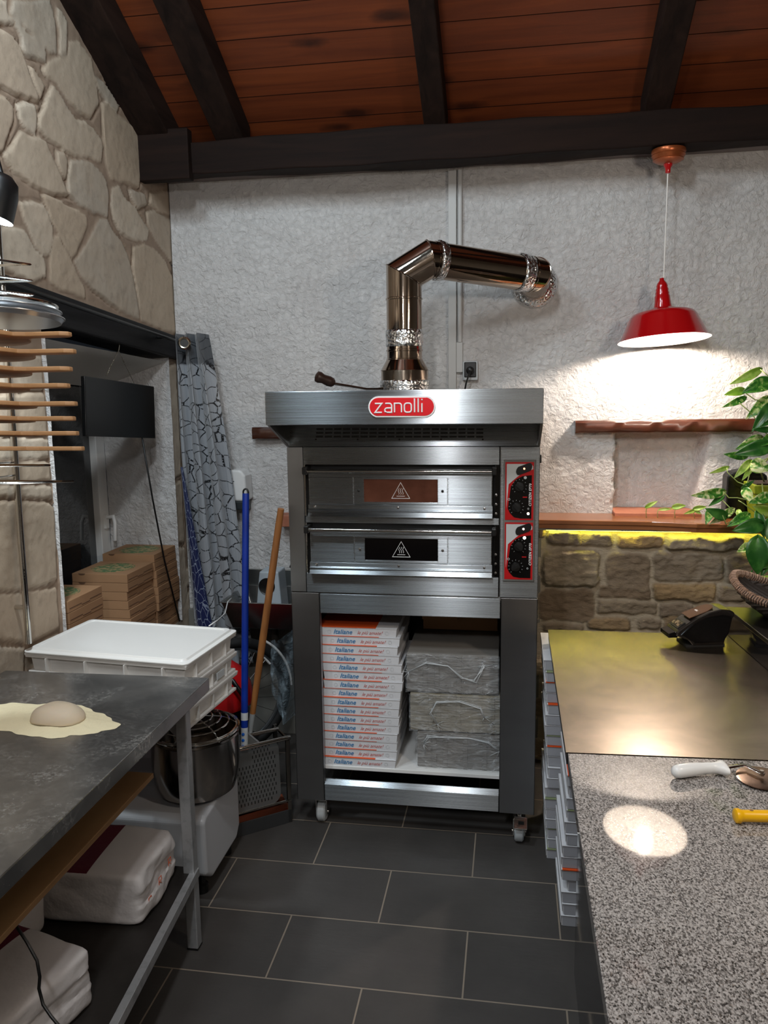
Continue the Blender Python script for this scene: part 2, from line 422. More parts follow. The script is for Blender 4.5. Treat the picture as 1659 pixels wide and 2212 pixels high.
# ---------------------------------------------------------------- noise for real relief
def vnoise(x, y, sc, seed):
    r = np.random.RandomState(seed); g = r.rand(256, 256)
    X = x * sc + 37.3; Y = y * sc + 11.7; xi = np.floor(X).astype(int); yi = np.floor(Y).astype(int)
    fx = X - xi; fy = Y - yi; fx = fx * fx * (3 - 2 * fx); fy = fy * fy * (3 - 2 * fy)
    G = lambda a, b: g[a % 256, b % 256]
    return (G(xi, yi) * (1 - fx) + G(xi + 1, yi) * fx) * (1 - fy) + (G(xi, yi + 1) * (1 - fx) + G(xi + 1, yi + 1) * fx) * fy
def fbm(x, y, sc, seed, o=4):
    s = 0; a = .5
    for k in range(o): s = s + a * (vnoise(x, y, sc, seed + k) - .5); sc *= 2.05; a *= .5
    return s
def grid(name, U, V, pos, mt, keep=None, attrs=None, smooth=True, kind='structure'):
    nu, nv = U.shape
    pts = np.stack(pos, -1).reshape(-1, 3)
    fs = []
    for i in range(nu - 1):
        for j in range(nv - 1):
            if keep is None or keep[i, j]:
                a = i * nv + j; fs.append((a, a + 1, a + nv + 1, a + nv))
    me = bpy.data.meshes.new(name); me.from_pydata(pts.tolist(), [], fs); me.materials.append(mt)
    for k, A in (attrs or {}).items():
        at = me.attributes.new(k, 'FLOAT', 'POINT'); at.data.foreach_set('value', A.reshape(-1).astype(np.float32))
    if smooth: me.polygons.foreach_set('use_smooth', [True] * len(me.polygons))
    o = bpy.data.objects.new(name, me); COL.objects.link(o)
    if kind: o['kind'] = kind
    return o
# ================================================================ THE ROOM
XL, YB = -1.66, 3.87                 # left wall and back wall
SL = .52                              # roof slope
def roofz(y): return 3.00 + SL * (3.65 - y)
bx('floor', M['tiles'], None, -2.6, 5, -4.6, 4.4, -.06, 0, bevel=0, kind='structure').location = (0, 0, 0)
fl = bpy.data.objects['floor']; fl.data.transform(Matrix.Translation((1.2, -.1, -.06)))
# back wall with a real niche
nx0, nx1, nz0, nz1 = .485, .85, 1.175, 1.575
xs = np.arange(-1.66, 2.6, .0125); zs = np.arange(0, 2.96, .0125)
U, V = np.meshgrid(xs, zs, indexing='ij')
nl = nx0 + .006 * np.sin(V * 60); nr = .845 + .04 * np.clip((V - 1.2) / .35, 0, 1)
sd = np.minimum(np.minimum((U - nl) / .010, (nr - U) / .05), (1.60 - V) / .012)
dep = np.clip(sd + .5, 0, 1); dep = dep * dep * (3 - 2 * dep) * np.where(V > 1.16, 1, 0)
Yw = YB + .115 * dep + .012 * fbm(U, V, 5, 3) * (1 - dep * .5) + .007 * fbm(U, V, 24, 9, 3) * (1 - dep * .6)
grid('wall_back', U, V, (U, Yw, V), M['stucco'])
bx('trim_1', M['terracotta'], None, .475, .862, 3.79, 3.985, 1.172, 1.196, bevel=.004, kind='structure')
# left wall: irregular flagstones in relief, window opening
wy0, wy1, wz0 = 2.70, 3.755, .62
def lint_t(y): return 2.154 - .084 * (y - 2.594)
def lint_b(y): return 1.991 - .077 * (y - 3.127)
SP = [[(95,0),(345,0),(365,60),(385,160),(390,370),(345,360),(270,290),(190,200),(80,90)],[(400,55),(430,80),(465,150),(465,280),(455,370),(425,380),(405,370),(415,230),(395,130)],
[(85,110),(140,150),(200,230),(300,310),(325,360),(325,435),(260,405),(185,385),(165,340),(150,240)],[(0,190),(60,210),(120,270),(160,330),(185,400),(210,480),(270,640),(285,700),(225,680),(130,650),(0,590),(-90,560),(-90,200)],
[(205,435),(250,470),(300,545),(325,590),(300,660),(285,690),(255,600)],[(300,470),(370,400),(470,370),(480,290),(540,280),(590,340),(640,420),(655,520),(680,620),(690,700),(640,815),(560,770),(480,690),(430,620),(395,560),(330,530)],
[(655,520),(720,560),(780,640),(825,720),(810,770),(745,700),(680,610)],[(705,700),(740,690),(830,790),(930,880),(960,960),(975,1060),(975,1180),(960,1290),(870,1250),(760,1215),(735,1130),(720,980),(715,850)],
[(365,575),(420,640),(470,730),(530,810),(600,825),(660,880),(705,950),(715,1000),(700,1110),(610,1075),(500,1060),(420,1000),(330,940),(270,860),(280,790),(320,700)],[(125,710),(180,690),(245,710),(270,790),(265,870),(255,920),(200,890),(150,830)],
[(-80,620),(0,640),(60,670),(110,740),(105,830),(70,930),(45,1010),(40,1040),(0,1060),(-80,1060)],[(150,885),(210,925),(285,930),(330,960),(365,1040),(400,1120),(440,1210),(480,1310),(480,1340),(370,1330),(280,1290),(120,1200),(60,1110),(35,1060),(90,1000)],
[(395,1025),(450,1030),(475,1100),(470,1220),(440,1200),(405,1110)],[(490,1090),(580,1090),(650,1130),(710,1190),(740,1250),(750,1360),(745,1475),(640,1450),(540,1390),(480,1320),(475,1200)],
[(-80,1180),(0,1190),(60,1200),(105,1240),(110,1320),(90,1430),(60,1500),(0,1520),(-80,1500)],[(145,1385),(240,1375),(305,1390),(345,1470),(370,1540),(365,1640),(350,1745),(300,1740),(250,1680),(200,1560),(165,1470)],
[(290,1320),(380,1345),(460,1390),(540,1430),(600,1480),(605,1530),(570,1640),(530,1740),(500,1770),(450,1680),(410,1590),(365,1520),(330,1420)],[(40,1540),(130,1555),(190,1590),(240,1690),(310,1760),(325,1840),(325,1890),(240,1925),(180,1900),(60,1850),(-60,1800),(-60,1600)],
[(370,1610),(410,1600),(450,1690),(500,1780),(540,1870),(590,1970),(600,2050),(500,2000),(420,1970),(355,1930),(350,1800)],[(690,1490),(740,1500),(790,1580),(840,1640),(880,1720),(900,1800),(930,1920),(950,2060),(960,2180),(840,2130),(740,2060),(650,1990),(560,1880),(520,1790),(600,1660)],
[(770,1290),(820,1260),(860,1340),(930,1400),(980,1490),(1025,1570),(1010,1640),(920,1645),(840,1600),(790,1510),(765,1400)],[(890,1290),(1000,1320),(1015,1400),(950,1430),(910,1360)],[(1035,1310),(1180,1300),(1190,1470),(1100,1450),(1030,1390)],
[(1010,1450),(1060,1435),(1130,1480),(1200,1520),(1210,1700),(1220,1850),(1140,1740),(1070,1640),(1020,1550)],[(920,1690),(990,1660),(1080,1710),(1140,1790),(1185,1880),(1225,1960),(1225,2290),(1060,2230),(970,2190),(945,1990),(915,1820)],
[(500,0),(520,-200),(-100,-200),(-90,-30),(80,-20),(370,-20)],[(-90,0),(60,0),(70,90),(130,160),(0,170),(-90,160)]]
SP = [[P(x / 3.16, y / 3.16, 'x', XL) for x, y in q] for q in SP]
SP += [[P(x / 3.19, 1050 + y / 3.19, 'x', XL) for x, y in q] for q in [[(-120,110),(340,110),(385,140),(395,350),(405,650),(300,690),(150,720),(-120,715)],[(-120,750),(160,740),(330,710),(405,700),(425,990),(330,1030),(220,1080),(60,1070),(-120,1000)],[(-120,0),(360,-5),(372,90),(200,80),(-120,70)],
[(240,1100),(420,1020),(440,1500),(200,1500)],[(-120,1100),(190,1110),(170,1500),(-120,1500)],[(-120,-330),(345,-330),(350,-190),(-120,-180)],[(-120,-160),(355,-165),(362,-35),(-120,-35)],[(-120,-640),(320,-640),(335,-350),(-120,-350)],[(-120,-900),(300,-900),(318,-660),(-120,-660)]]]
SP += [[Vector((0, y, z)) for y, z in q] for q in [[(3.765,1.35),(3.86,1.36),(3.86,1.92),(3.765,1.9)],[(3.765,1.02),(3.86,1.0),(3.86,1.33),(3.765,1.325)],[(3.765,.64),(3.86,.62),(3.86,.98),(3.765,.995)],[(3.68,.2),(3.86,.22),(3.86,.59),(3.66,.6)]]]
px_seeds = []
seeds = [P(a, b, 'x', XL) for a, b in px_seeds]
seeds = [(s.y, s.z) for s in seeds]
rs = random.Random(5)
for i in range(170):
    y, z = rs.uniform(-.2, 2.3), rs.uniform(0, 4.6)
    if all((y - a) ** 2 + (z - b) ** 2 > .20 ** 2 for a, b in seeds): seeds.append((y, z))
for i in range(60):
    y, z = rs.uniform(2.2, 3.9), rs.uniform(0, .9)
    if all((y - a) ** 2 + (z - b) ** 2 > .18 ** 2 for a, b in seeds): seeds.append((y, z))
S = np.array(seeds)
ys = np.concatenate([np.arange(.2, 2.1, .02), np.arange(2.1, 3.90, .008)]); zs = np.arange(0, 4.9, .0085)
U, V = np.meshgrid(ys, zs, indexing='ij')
wu = U + .03 * fbm(U, V, 5, 21) * 2; wv = V + .03 * fbm(U, V, 5, 31) * 2
wu = wu + .014 * fbm(U, V, 30, 22, 2); wv = wv + .014 * fbm(U, V, 30, 32, 2)
D = np.stack([(wu - a) ** 2 + (wv - b) ** 2 for a, b in S]); near = np.argmin(D, 0)
an = S[near]; edge = np.full(U.shape, 9.)
dn = np.min(D, 0)
for k, (a, b) in enumerate(S):
    dd = np.sqrt((an[..., 0] - a) ** 2 + (an[..., 1] - b) ** 2); ok = dd > 1e-6
    e = np.where(ok, (D[k] - dn) / (2 * np.maximum(dd, 1e-6)), 9.); edge = np.minimum(edge, e)
mw = .002 + .026 * vnoise(U, V, 4, 77) ** 1.6
sdf = -(edge - mw); zone = (U > 2.28) & (V > .86); sdf = np.where(zone, .05, sdf); near = near + 50
pu, pv = U + .012 * fbm(U, V, 9, 23) + .008 * fbm(U, V, 34, 22, 2), V + .012 * fbm(U, V, 9, 33) + .008 * fbm(U, V, 34, 32, 2)
for k, q in enumerate(SP):
    q = [(v.y, v.z) for v in q]; d2 = np.full(U.shape, 1e9); ins = np.zeros(U.shape, bool)
    for i in range(len(q)):
        ax, ay = q[i]; bx_, by = q[(i + 1) % len(q)]; ex, ey = bx_ - ax, by - ay
        t_ = np.clip(((pu - ax) * ex + (pv - ay) * ey) / (ex * ex + ey * ey), 0, 1); d2 = np.minimum(d2, (pu - ax - t_ * ex) ** 2 + (pv - ay - t_ * ey) ** 2)
        ins ^= ((ay > pv) != (by > pv)) & (pu < (bx_ - ax) * (pv - ay) / (by - ay + 1e-12) + ax)
    sd = np.where(ins, -1, 1) * np.sqrt(d2); near = np.where(sd < sdf, k, near); sdf = np.minimum(sdf, sd)
edge = -sdf; mw = -.003
hgt = np.clip((edge - mw) / .005, 0, 1); hgt = hgt * hgt * (3 - 2 * hgt)
an = S[np.clip(near - 50, 0, len(S) - 1)]
rnd = np.random.RandomState(4).rand(len(S) + 60)[near]; rnd2 = np.random.RandomState(8).rand(len(S) + 60)[near]
til = (near >= 50) * (np.random.RandomState(11).rand(len(S) + 60)[near] - .5) * .14 * (wu - an[..., 0]) + (near >= 50) * (np.random.RandomState(12).rand(len(S) + 60)[near] - .5) * .14 * (wv - an[..., 1])
crack = np.exp(-((edge - mw) / .0055) ** 2) * np.clip(vnoise(U, V, 5, 91) * 3.4 - 1.2, 0, 1)
X = XL - .008 + hgt * (.003 + .003 * rnd2 + til * .5) + .006 * fbm(U, V, 9, 51) + .003 * fbm(U, V, 45, 52, 2) - .011 * crack
top = roofz(U) + .06
keep = (V < top) & ~((U > wy0) & (U < wy1) & (V > wz0) & (V < lint_b(U) + .10))
keep = keep[:-1, :-1]
mort = np.clip(1 - hgt, 0, 1)
grid('wall_left', U, V, (X, U, V), M['flagstone'], keep, {'tone': rnd, 'mortar': mort})
# window reveal, frame and glass
XW = -2.02
mb = MB()
def wallgrid(name, org, e1, e2, n1, n2, nrm, amp, mt):
    a = np.linspace(0, 1, n1); b = np.linspace(0, 1, n2); A, B = np.meshgrid(a, b, indexing='ij')
    q = [org[i] + A * e1[i] + B * e2[i] for i in range(3)]
    d = amp * fbm(A * np.linalg.norm(e1), B * np.linalg.norm(e2), 22, 5)
    return grid(name, A, B, tuple(q[i] + d * nrm[i] for i in range(3)), mt)
wallgrid('trim_2', (-1.655, wy1, wz0), (XW + 1.655, 0, 0), (0, 0, 1.95 - wz0), 40, 120, (0, -1, 0), .012, M['stucco'])
wallgrid('trim_3', (-1.655, wy0, wz0), (XW + 1.655, .0, 0), (0, 0, 1.98 - wz0), 30, 60, (0, 1, 0), .012, M['stucco'])
wallgrid('trim_4', (-1.67, wy0 - .05, 1.975), (XW + 1.67, 0, -.12), (0, wy1 - wy0 + .1, -.055), 10, 40, (0, 0, -1), .003, M['reveal_plain'])
bx('trim_5', M['reveal_plain'], None, XW - .05, XL - .01, wy0 - .02, wy1 + .02, wz0 - .06, wz0, bevel=.003, kind='structure')
# masonry edge stones on the window pier beside the curtain
win = MB().box(XW - .05, XW - .035, wy0, wy1, wz0, 1.9).build('window_1', M['glass'], None, kind='structure')
fr = MB()
for a, b in ((wy0, wy0 + .05), (wy1 - .085, wy1)): fr.box(XW - .06, XW, a, b, wz0, 1.90)
fr.box(XW - .06, XW, wy0, wy1, 1.83, 1.90); fr.box(XW - .06, XW, wy0, wy1, wz0, wz0 + .07)
ORG[win.name] = win.location.copy()
fr.build('window_frame', M['white_pl'], win, bevel=.004)
hd = MB(); hd.box(XW, XW + .012, wy1 - .058, wy1 - .028, 1.10, 1.17); hd.tube([(XW + .01, wy1 - .043, 1.155), (XW + .045, wy1 - .043, 1.16), (XW + .055, wy1 - .05, 1.13), (XW + .055, wy1 - .06, 1.04)], .009, 10)
hd.build('window_handle', M['white_pl'], win, smooth=True)
# lintel beam of the window
poly = [(y, lint_t(y)) for y in (.9, 2, 3, 3.86)] + [(y, lint_b(y)) for y in (3.86, 3, 2, .9)]
lb = MB().prism(poly, lambda a, b, d: Vector((d, a, b)), -1.80, -1.642).build('trim_6', M['lintel'], None, bevel=.006, kind='structure')
# back beam, wall plate, rafters, ceiling boards
bw = MB()
N = 40
prof = [(3.60, 2.745), (3.60, 2.885), (3.76, 2.90), (3.76, 2.755)]
vs = []; fs = []
for i in range(N + 1):
    x = XL + .0 + (4.0 + 1.66) * i / N
    for j, (y, z) in enumerate(prof): vs.append((x, y + .006 * math.sin(x * 3 + j), z + .006 * math.sin(x * 2.1 + j * 1.7) + .004 * math.sin(x * 11 + j)))
for i in range(N):
    for j in range(4): fs.append((i * 4 + j, i * 4 + (j + 1) % 4, i * 4 + 4 + (j + 1) % 4, i * 4 + 4 + j))
fs += [(0, 1, 2, 3), (N * 4, N * 4 + 3, N * 4 + 2, N * 4 + 1)]
bw.add(vs, fs).build('trim_7', M['beam'], None, bevel=.006, kind='structure')
bx('trim_8', M['mantel'], None, XL, 4.0, 3.75, 3.87, 2.775, 2.84, bevel=.003, kind='structure')
bx('trim_9', M['beam'], None, XL - .01, -1.43, 3.565, 3.62, 2.715, 2.93, bevel=.005, kind='structure')
def rafter(n, x0, x1):
    ya, yb = -.6, 3.72
    poly = [(ya, roofz(ya) - .135), (yb, roofz(yb) - .135), (yb, roofz(yb)), (ya, roofz(ya))]
    MB().prism(poly, lambda a, b, d: Vector((d, a, b)), x0, x1).build('trim_%d' % n, M['beam_y'], None, bevel=.005, kind='structure')
for n, (a, b) in enumerate([(-1.70, -1.52), (-1.32, -1.19), (-.385, -.290), (.520, .625), (1.42, 1.52), (2.3, 2.4)]): rafter(10 + n, a, b)
cb = MB(); tone = []; seam = []
y = 3.95; i = 0
while y > -.7:
    y2 = y - .125
    seam.append(y)
    n0 = len(cb.v)
    cb.box(-1.75, 5.2, 0, 1, 0, 1)
    for k in range(n0, n0 + 8):
        v = cb.v[k]; yy = (y2 - .0006 if v.y < .5 else y - .0006); v.z = roofz(yy) + (.02 if v.z > .5 else .0) ; v.y = yy
    tone += [random.random()] * 8
    y = y2; i += 1
cb.k = 1
for y in seam:
    n0 = len(cb.v); cb.box(-1.75, 5.2, 0, 1, 0, 1); tone += [0] * 8
    for k in range(n0, n0 + 8):
        v = cb.v[k]; yy = y - .0012 if v.y < .5 else y + .0012; v.z = roofz(yy) + (.01 if v.z > .5 else -.0006); v.y = yy
ce = cb.build('ceiling', [M['ceiling'], M['kraft_edge2']], None, bevel=0, kind='structure')
at = ce.data.attributes.new('tone', 'FLOAT', 'POINT'); at.data.foreach_set('value', tone)
MB().box(-1.75, 5.2, -5, 3.95, 5.35, 5.4).build('ceiling', M['beam'], None, kind='structure')
# far side of the room (behind the photographer)
MB().box(-2.6, 5, -3.25, -3.2, 0, 5.4).build('wall_rear', M['cream_wall'], None, kind='structure')
MB().box(5, 5.05, -4.6, 3.95, 0, 5.4).build('wall_right', M['cream_wall'], None, kind='structure')
MB().box(-2.65, -2.6, -4.6, .2, 0, 5.4).build('wall_left', M['cream_wall'], None, kind='structure')
# rubble ledge wall below the shelf
Y0 = 3.70
rects = [(1160,1110,1178,1160),(1184,1149,1256,1179),(1253,1150,1328,1182),(1337,1154,1434,1186),(1440,1160,1611,1190),(1172,1190,1295,1268),(1310,1197,1404,1290),(1412,1197,1566,1258),(1572,1200,1642,1262),(1655,1195,1720,1265),
         (1292,1268,1404,1297),(1411,1259,1545,1299),(1552,1266,1640,1300),(1290,1300,1419,1330),(1424,1305,1500,1335),(1505,1308,1650,1340),(1166,1275,1285,1345),(1271,1336,1362,1362),(1377,1340,1428,1364),(1434,1334,1550,1362),
         (1172,1350,1262,1368),(1655,1270,1760,1330),(1560,1345,1700,1370),(1180,1374,1300,1420),(1310,1370,1420,1420),(1430,1370,1580,1420)]
R = []
for x0, y0, x1, y1 in rects:
    a = P(x0, (y0 + y1) / 2, 'y', Y0 - .03); b = P(x1, (y0 + y1) / 2, 'y', Y0 - .03); t_ = P((x0 + x1) / 2, y0, 'y', Y0 - .03); u_ = P((x0 + x1) / 2, y1, 'y', Y0 - .03)
    R.append(((a.x + b.x) / 2, (t_.z + u_.z) / 2, (b.x - a.x) / 2, (t_.z - u_.z) / 2))
for r in range(5):
    x = .1 + .1 * (r % 2)
    while x < 2.8:
        wd = rs.uniform(.18, .34); R.append((x + wd / 2, .06 + r * .105, wd / 2 - .012, .044)); x += wd + .01
for r in range(5):
    x = 1.38 + .06 * (r % 2)
    while x < 2.8:
        wd = rs.uniform(.18, .34); R.append((x + wd / 2, .60 + r * .115, wd / 2 - .012, .047)); x += wd + .01
xs = np.concatenate([np.arange(.125, 1.5, .007), np.arange(1.5, 2.8, .02)]); zs = np.arange(0, 1.15, .007)
U, V = np.meshgrid(xs, zs, indexing='ij'); wu = U + .03 * fbm(U, V, 14, 61); wv = V + .03 * fbm(U, V, 14, 71)
best = np.full(U.shape, 9.); idx = np.zeros(U.shape, int)
for k, (cx, cz, hx, hz) in enumerate(R):
    rr = min(hx, hz) * .45; qx = np.abs(wu - cx) - hx + rr; qz = np.abs(wv - cz) - hz + rr
    d = np.hypot(np.maximum(qx, 0), np.maximum(qz, 0)) + np.minimum(np.maximum(qx, qz), 0) - rr
    idx = np.where(d < best, k, idx); best = np.minimum(best, d)
h = np.clip(-best / .012 + .3, 0, 1); h = h * h * (3 - 2 * h); rn = np.random.RandomState(3).rand(len(R))
Yr = Y0 - h * (.014 + .030 * rn[idx]) - .030 * fbm(U, V, 11, 81) * (.3 + h) - .014 * fbm(U, V * 2.2, 38, 83, 3) * (.25 + h)
grid('wall_back', U, V, (U, Yr, V), M['rubble'], None, {'tone': rn[idx], 'mortar': 1 - h})
MB().box(.125, .14, 3.70, 3.86, 0, 1.13).box(.125, 2.8, 3.66, 3.87, 1.132, 1.139).build('trim_20', M['grey_wall'], None, kind='structure')
# ================================================================ OVEN STAND
F = 2.96
def pf(x, y, Y=F): q = P(x, y, 'y', Y); return q.x, q.z
OX0, OX1 = -.848, .103
st = thing('oven_stand', 'steel stand on casters carrying the double pizza oven', 'oven stand', (-.37, F, 0))
for x0, x1 in ((OX0, -.735), (-.033, OX1)):
    for y0, y1 in ((F, F + .045), (3.66, 3.70)):
        mb = MB().box(x0, x1, y0, y0 + .003, .125, .992); xe = x0 if x0 < -.5 else x1 - .003
        mb.box(xe, xe + .003, y0, y1 + .03, .125, .992); xi = x1 - .003 if x0 < -.5 else x0
        mb.box(xi, xi + .003, y0, y0 + .03, .125, .992)
        mb.build('leg', M['steel_v'], st, bevel=.001)
bx('top_rail', M['steel'], st, -.733, -.035, F, F + .03, .912, .990)
bx('frame_top', M['steel_dk'], st, OX0 + .004, OX1 - .004, F + .01, 3.72, .978, .994)
mb = MB().box(-.733, -.035, F, F + .004, .128, .196).add([(-.733, F, .196), (-.035, F, .196), (-.035, F + .022, .212), (-.733, F + .022, .212)], [(0, 1, 2, 3)]).box(-.733, -.035, F + .02, F + .024, .19, .212)
mb.build('bottom_rail', M['steel'], st, bevel=.001)
bx('side_rail', M['steel_dk'], st, OX0 + .004, OX0 + .03, F + .06, 3.66, .13, .20); bx('side_rail', M['steel_dk'], st, OX1 - .03, OX1 - .004, F + .06, 3.66, .13, .20)
bx('stand_shelf', M['white_pl'], st, OX0 + .01, OX1 - .01, F + .035, 3.68, .246, .262)
bx('back_panel', M['black'], st, OX0 + .02, OX1 - .02, 3.69, 3.70, .20, .978)
bx('side_panel', M['shelfdark'], st, OX0 + .006, OX0 + .012, F + .08, 3.66, .20, .978); bx('side_panel', M['shelfdark'], st, OX1 - .012, OX1 - .006, F + .08, 3.66, .20, .978)
ORG[st.name] = Vector((-.37, F, 0))
for x, y, brake in ((-.762, 3.03, 0), (.046, 2.985, 1), (-.762, 3.60, 0), (.046, 3.60, 0)):
    rx = Matrix.Rotation(PI / 2, 4, 'Y') if not brake else Matrix.Rotation(PI / 2, 4, 'Y')
    c = MB().lathe([(0, -.018), (.038, -.018), (.045, -.012), (.045, .012), (.038, .018), (0, .018)], (x, y, .046), 28, rx).build('caster_wheel', M['label_grey'], st, smooth=True)
    ORG[c.name] = ORG[st.name]
    k = MB(); k.box(x - .024, x - .020, y - .02, y + .03, .03, .105).box(x + .020, x + .024, y - .02, y + .03, .03, .105).box(x - .024, x + .024, y - .03, y + .03, .100, .106)
    k.tube([(x, y + .01, .105), (x, y + .01, .127)], .016, 14)
    k.tube([(x - .028, y, .041), (x + .028, y, .041)], .007, 10)
    if brake:
        k.add([(x - .02, y - .02, .108), (x + .03, y - .02, .108), (x + .03, y - .062, .080), (x - .02, y - .062, .080), (x - .02, y - .02, .112), (x + .03, y - .02, .112), (x + .03, y - .062, .084), (x - .02, y - .062, .084)],
              [(0, 1, 2, 3), (4, 5, 6, 7), (0, 1, 5, 4), (1, 2, 6, 5), (2, 3, 7, 6), (3, 0, 4, 7)])
    k.build('caster_fork', M['chrome'], c, bevel=.001)
    if brake: bx('brake_slot', M['black'], c, x - .004, x + .018, y - .048, y - .036, .092, .1015, bevel=0)
# ================================================================ PIZZA OVEN
ov = thing('pizza_oven', 'stainless double deck electric pizza oven in the middle of the back wall', 'pizza oven', (-.37, F, .994))
zb, zt = .996, 1.562
def lev(py, px=860): return P(px, py, 'y', F).z
mb = MB()                                  # shell with two real door recesses
xa, xb = -.786, -.040
z1t, z1b = lev(1004), lev(1118); z2t, z2b = lev(1132), lev(1243)
mb.box(OX0, xa, F, 3.80, zb, zt)
mb.box(xb, OX1, F, 3.80, zb, zt)
mb.box(xa, xb, F + .07, 3.80, zb, zt)
mb.build('body', M['steel_v'], ov, bevel=.0015)
for nm, a, b in (('fascia', z1t, zt), ('middle_band', z2t, z1b), ('lower_band', zb, z2b)):
    bx(nm, M['steel'], ov, xa + .003, xb - .003, F - (.001 if nm != 'middle_band' else -.006), F + .07, a, b, bevel=.001)
bx('seam_plate', M['steel'], ov, xb + .002, OX1 - .001, F - .001, F + .002, zb, zt)
for di, (zt_, zb_, glass, lit) in enumerate(((z1t, z1b, 'ovenglass_lit', 1), (z2t, z2b, 'ovenglass_dk', 0))):
    H = zt_ - zb_
    bx('door_recess', M['black'], ov, xa + .001, xb - .001, F + .03, F + .069, zb_, zt_, bevel=0)
    bx('door_jamb', M['chrome'], ov, xa, xa + .008, F + .004, F + .05, zb_, zt_); bx('door_jamb', M['black_gloss'], ov, xb - .02, xb, F + .006, F + .05, zb_, zt_)
    d = bx('oven_door', M['steel'], ov, xa + .022, xb - .028, F - .004, F + .026, zb_ + .004, zt_ - .030, bevel=.0015)
    ORG[d.name] = ORG[ov.name]
    x0, x1 = xa + .022, xb - .028
    zc1 = zb_ + .052; zc0 = zt_ - .048
    # side plates, window frame, glass, trims
    wx0, wx1 = (P(765, 1050, 'y', F).x, P(967, 1050, 'y', F).x); gx0, gx1 = (P(787, 1050, 'y', F).x, P(946, 1050, 'y', F).x)
    bx('door_panel', M['steel'], d, x0 + .002, wx0 - .003, F - .009, F - .003, zc1, zc0, bevel=.001)
    bx('door_panel', M['steel'], d, wx1 + .003, x1 - .002, F - .009, F - .003, zc1, zc0, bevel=.001)
    fm = MB(); a_, b_ = zc1 + .008, zc0 - .006
    fm.box(wx0, gx0, F - .011, F - .003, zc1, zc0).box(gx1, wx1, F - .011, F - .003, zc1, zc0).box(gx0, gx1, F - .011, F - .003, zc1, a_).box(gx0, gx1, F - .011, F - .003, b_, zc0)
    fm.build('window_surround', M['steel'], d, bevel=.0008)
    g = bx('door_glass', M[glass], d, gx0, gx1, F - .0055, F - .0035, a_, b_, bevel=0)
    cx, cz = (gx0 + gx1) / 2, (a_ + b_) / 2; s = (b_ - a_) * .40
    wm = MB(); yq = F - .0062
    wm.tube([(cx - s * 1.0, yq, cz - s * .85), (cx, yq, cz + s * .9), (cx + s * 1.0, yq, cz - s * .85)], .0011, 5, closed=True)
    for k in (-1, 0, 1): wm.tube([(cx + k * s * .22 + .0022 * math.sin(t * 1.6), yq, cz - s * .42 + t * s * .14) for t in range(6)], .0009, 4)
    wm.tube([(cx - s * .45, yq, cz - s * .6), (cx + s * .45, yq, cz - s * .6)], .0011, 4)
    wm.build('hot_surface_symbol', M['label_white'], g)
    for xx in ((wx0 + gx0) / 2, (gx1 + wx1) / 2): MB().lathe([(0, 0), (.005, 0), (.005, .003), (0, .004)], (xx, F - .011, cz), 12, Matrix.Rotation(PI / 2, 4, 'X')).build('screw', M['screwm' if not lit else 'black'], d, smooth=True)
    tr = MB(); tr.prism([(F + .004, zc1 - .004), (F - .012, zc1 - .004), (F - .012, zc1 - .020), (F - .020, zc1 - .024), (F - .020, zb_ + .026), (F - .015, zb_ + .022), (F - .024, zb_ + .004), (F + .004, zb_ + .004)], lambda a, b, q: Vector((q, a, b)), x0 - .002, x1 + .002)
    tr.build('door_sill_trim', M['steel'], d, bevel=.001)
    for xx in (x0 + .025, (x0 + x1) / 2 - .003, x1 - .028): MB().lathe([(0, 0), (.0045, 0), (.0045, .003), (0, .004)], (xx, F - .012, zc1 - .012), 10, Matrix.Rotation(PI / 2, 4, 'X')).build('screw', M['screwm'], d, smooth=True)
    hz = zt_ - .022; hy = F - .030
    h = MB().tube([(x0 - .008, hy, hz), (x1 + .008, hy, hz)], .0085, 18).build('door_handle', M['chrome'], d, smooth=True)
    ORG[h.name] = ORG[ov.name]
    for xx, sg in ((x0 - .012, -1), (x1 + .002, 1)): bx('handle_bracket', M['black'], h, xx - .004, xx + .014, hy - .013, F + .03, hz - .013, hz + .016, bevel=.004)
    hb = MB()
    for k in range(3): hb.lathe([(0, 0), (.005, 0), (.005, .006), (0, .007)], (xb - .014, F - .002, zb_ + .02 + k * .035), 10, Matrix.Rotation(PI / 2, 4, 'X'))
    hb.build('hinge_bolt', M['screwm'], ov, smooth=True)
bx('side_clip', M['black'], ov, OX1, OX1 + .006, F + .02, F + .05, 1.50, 1.53)
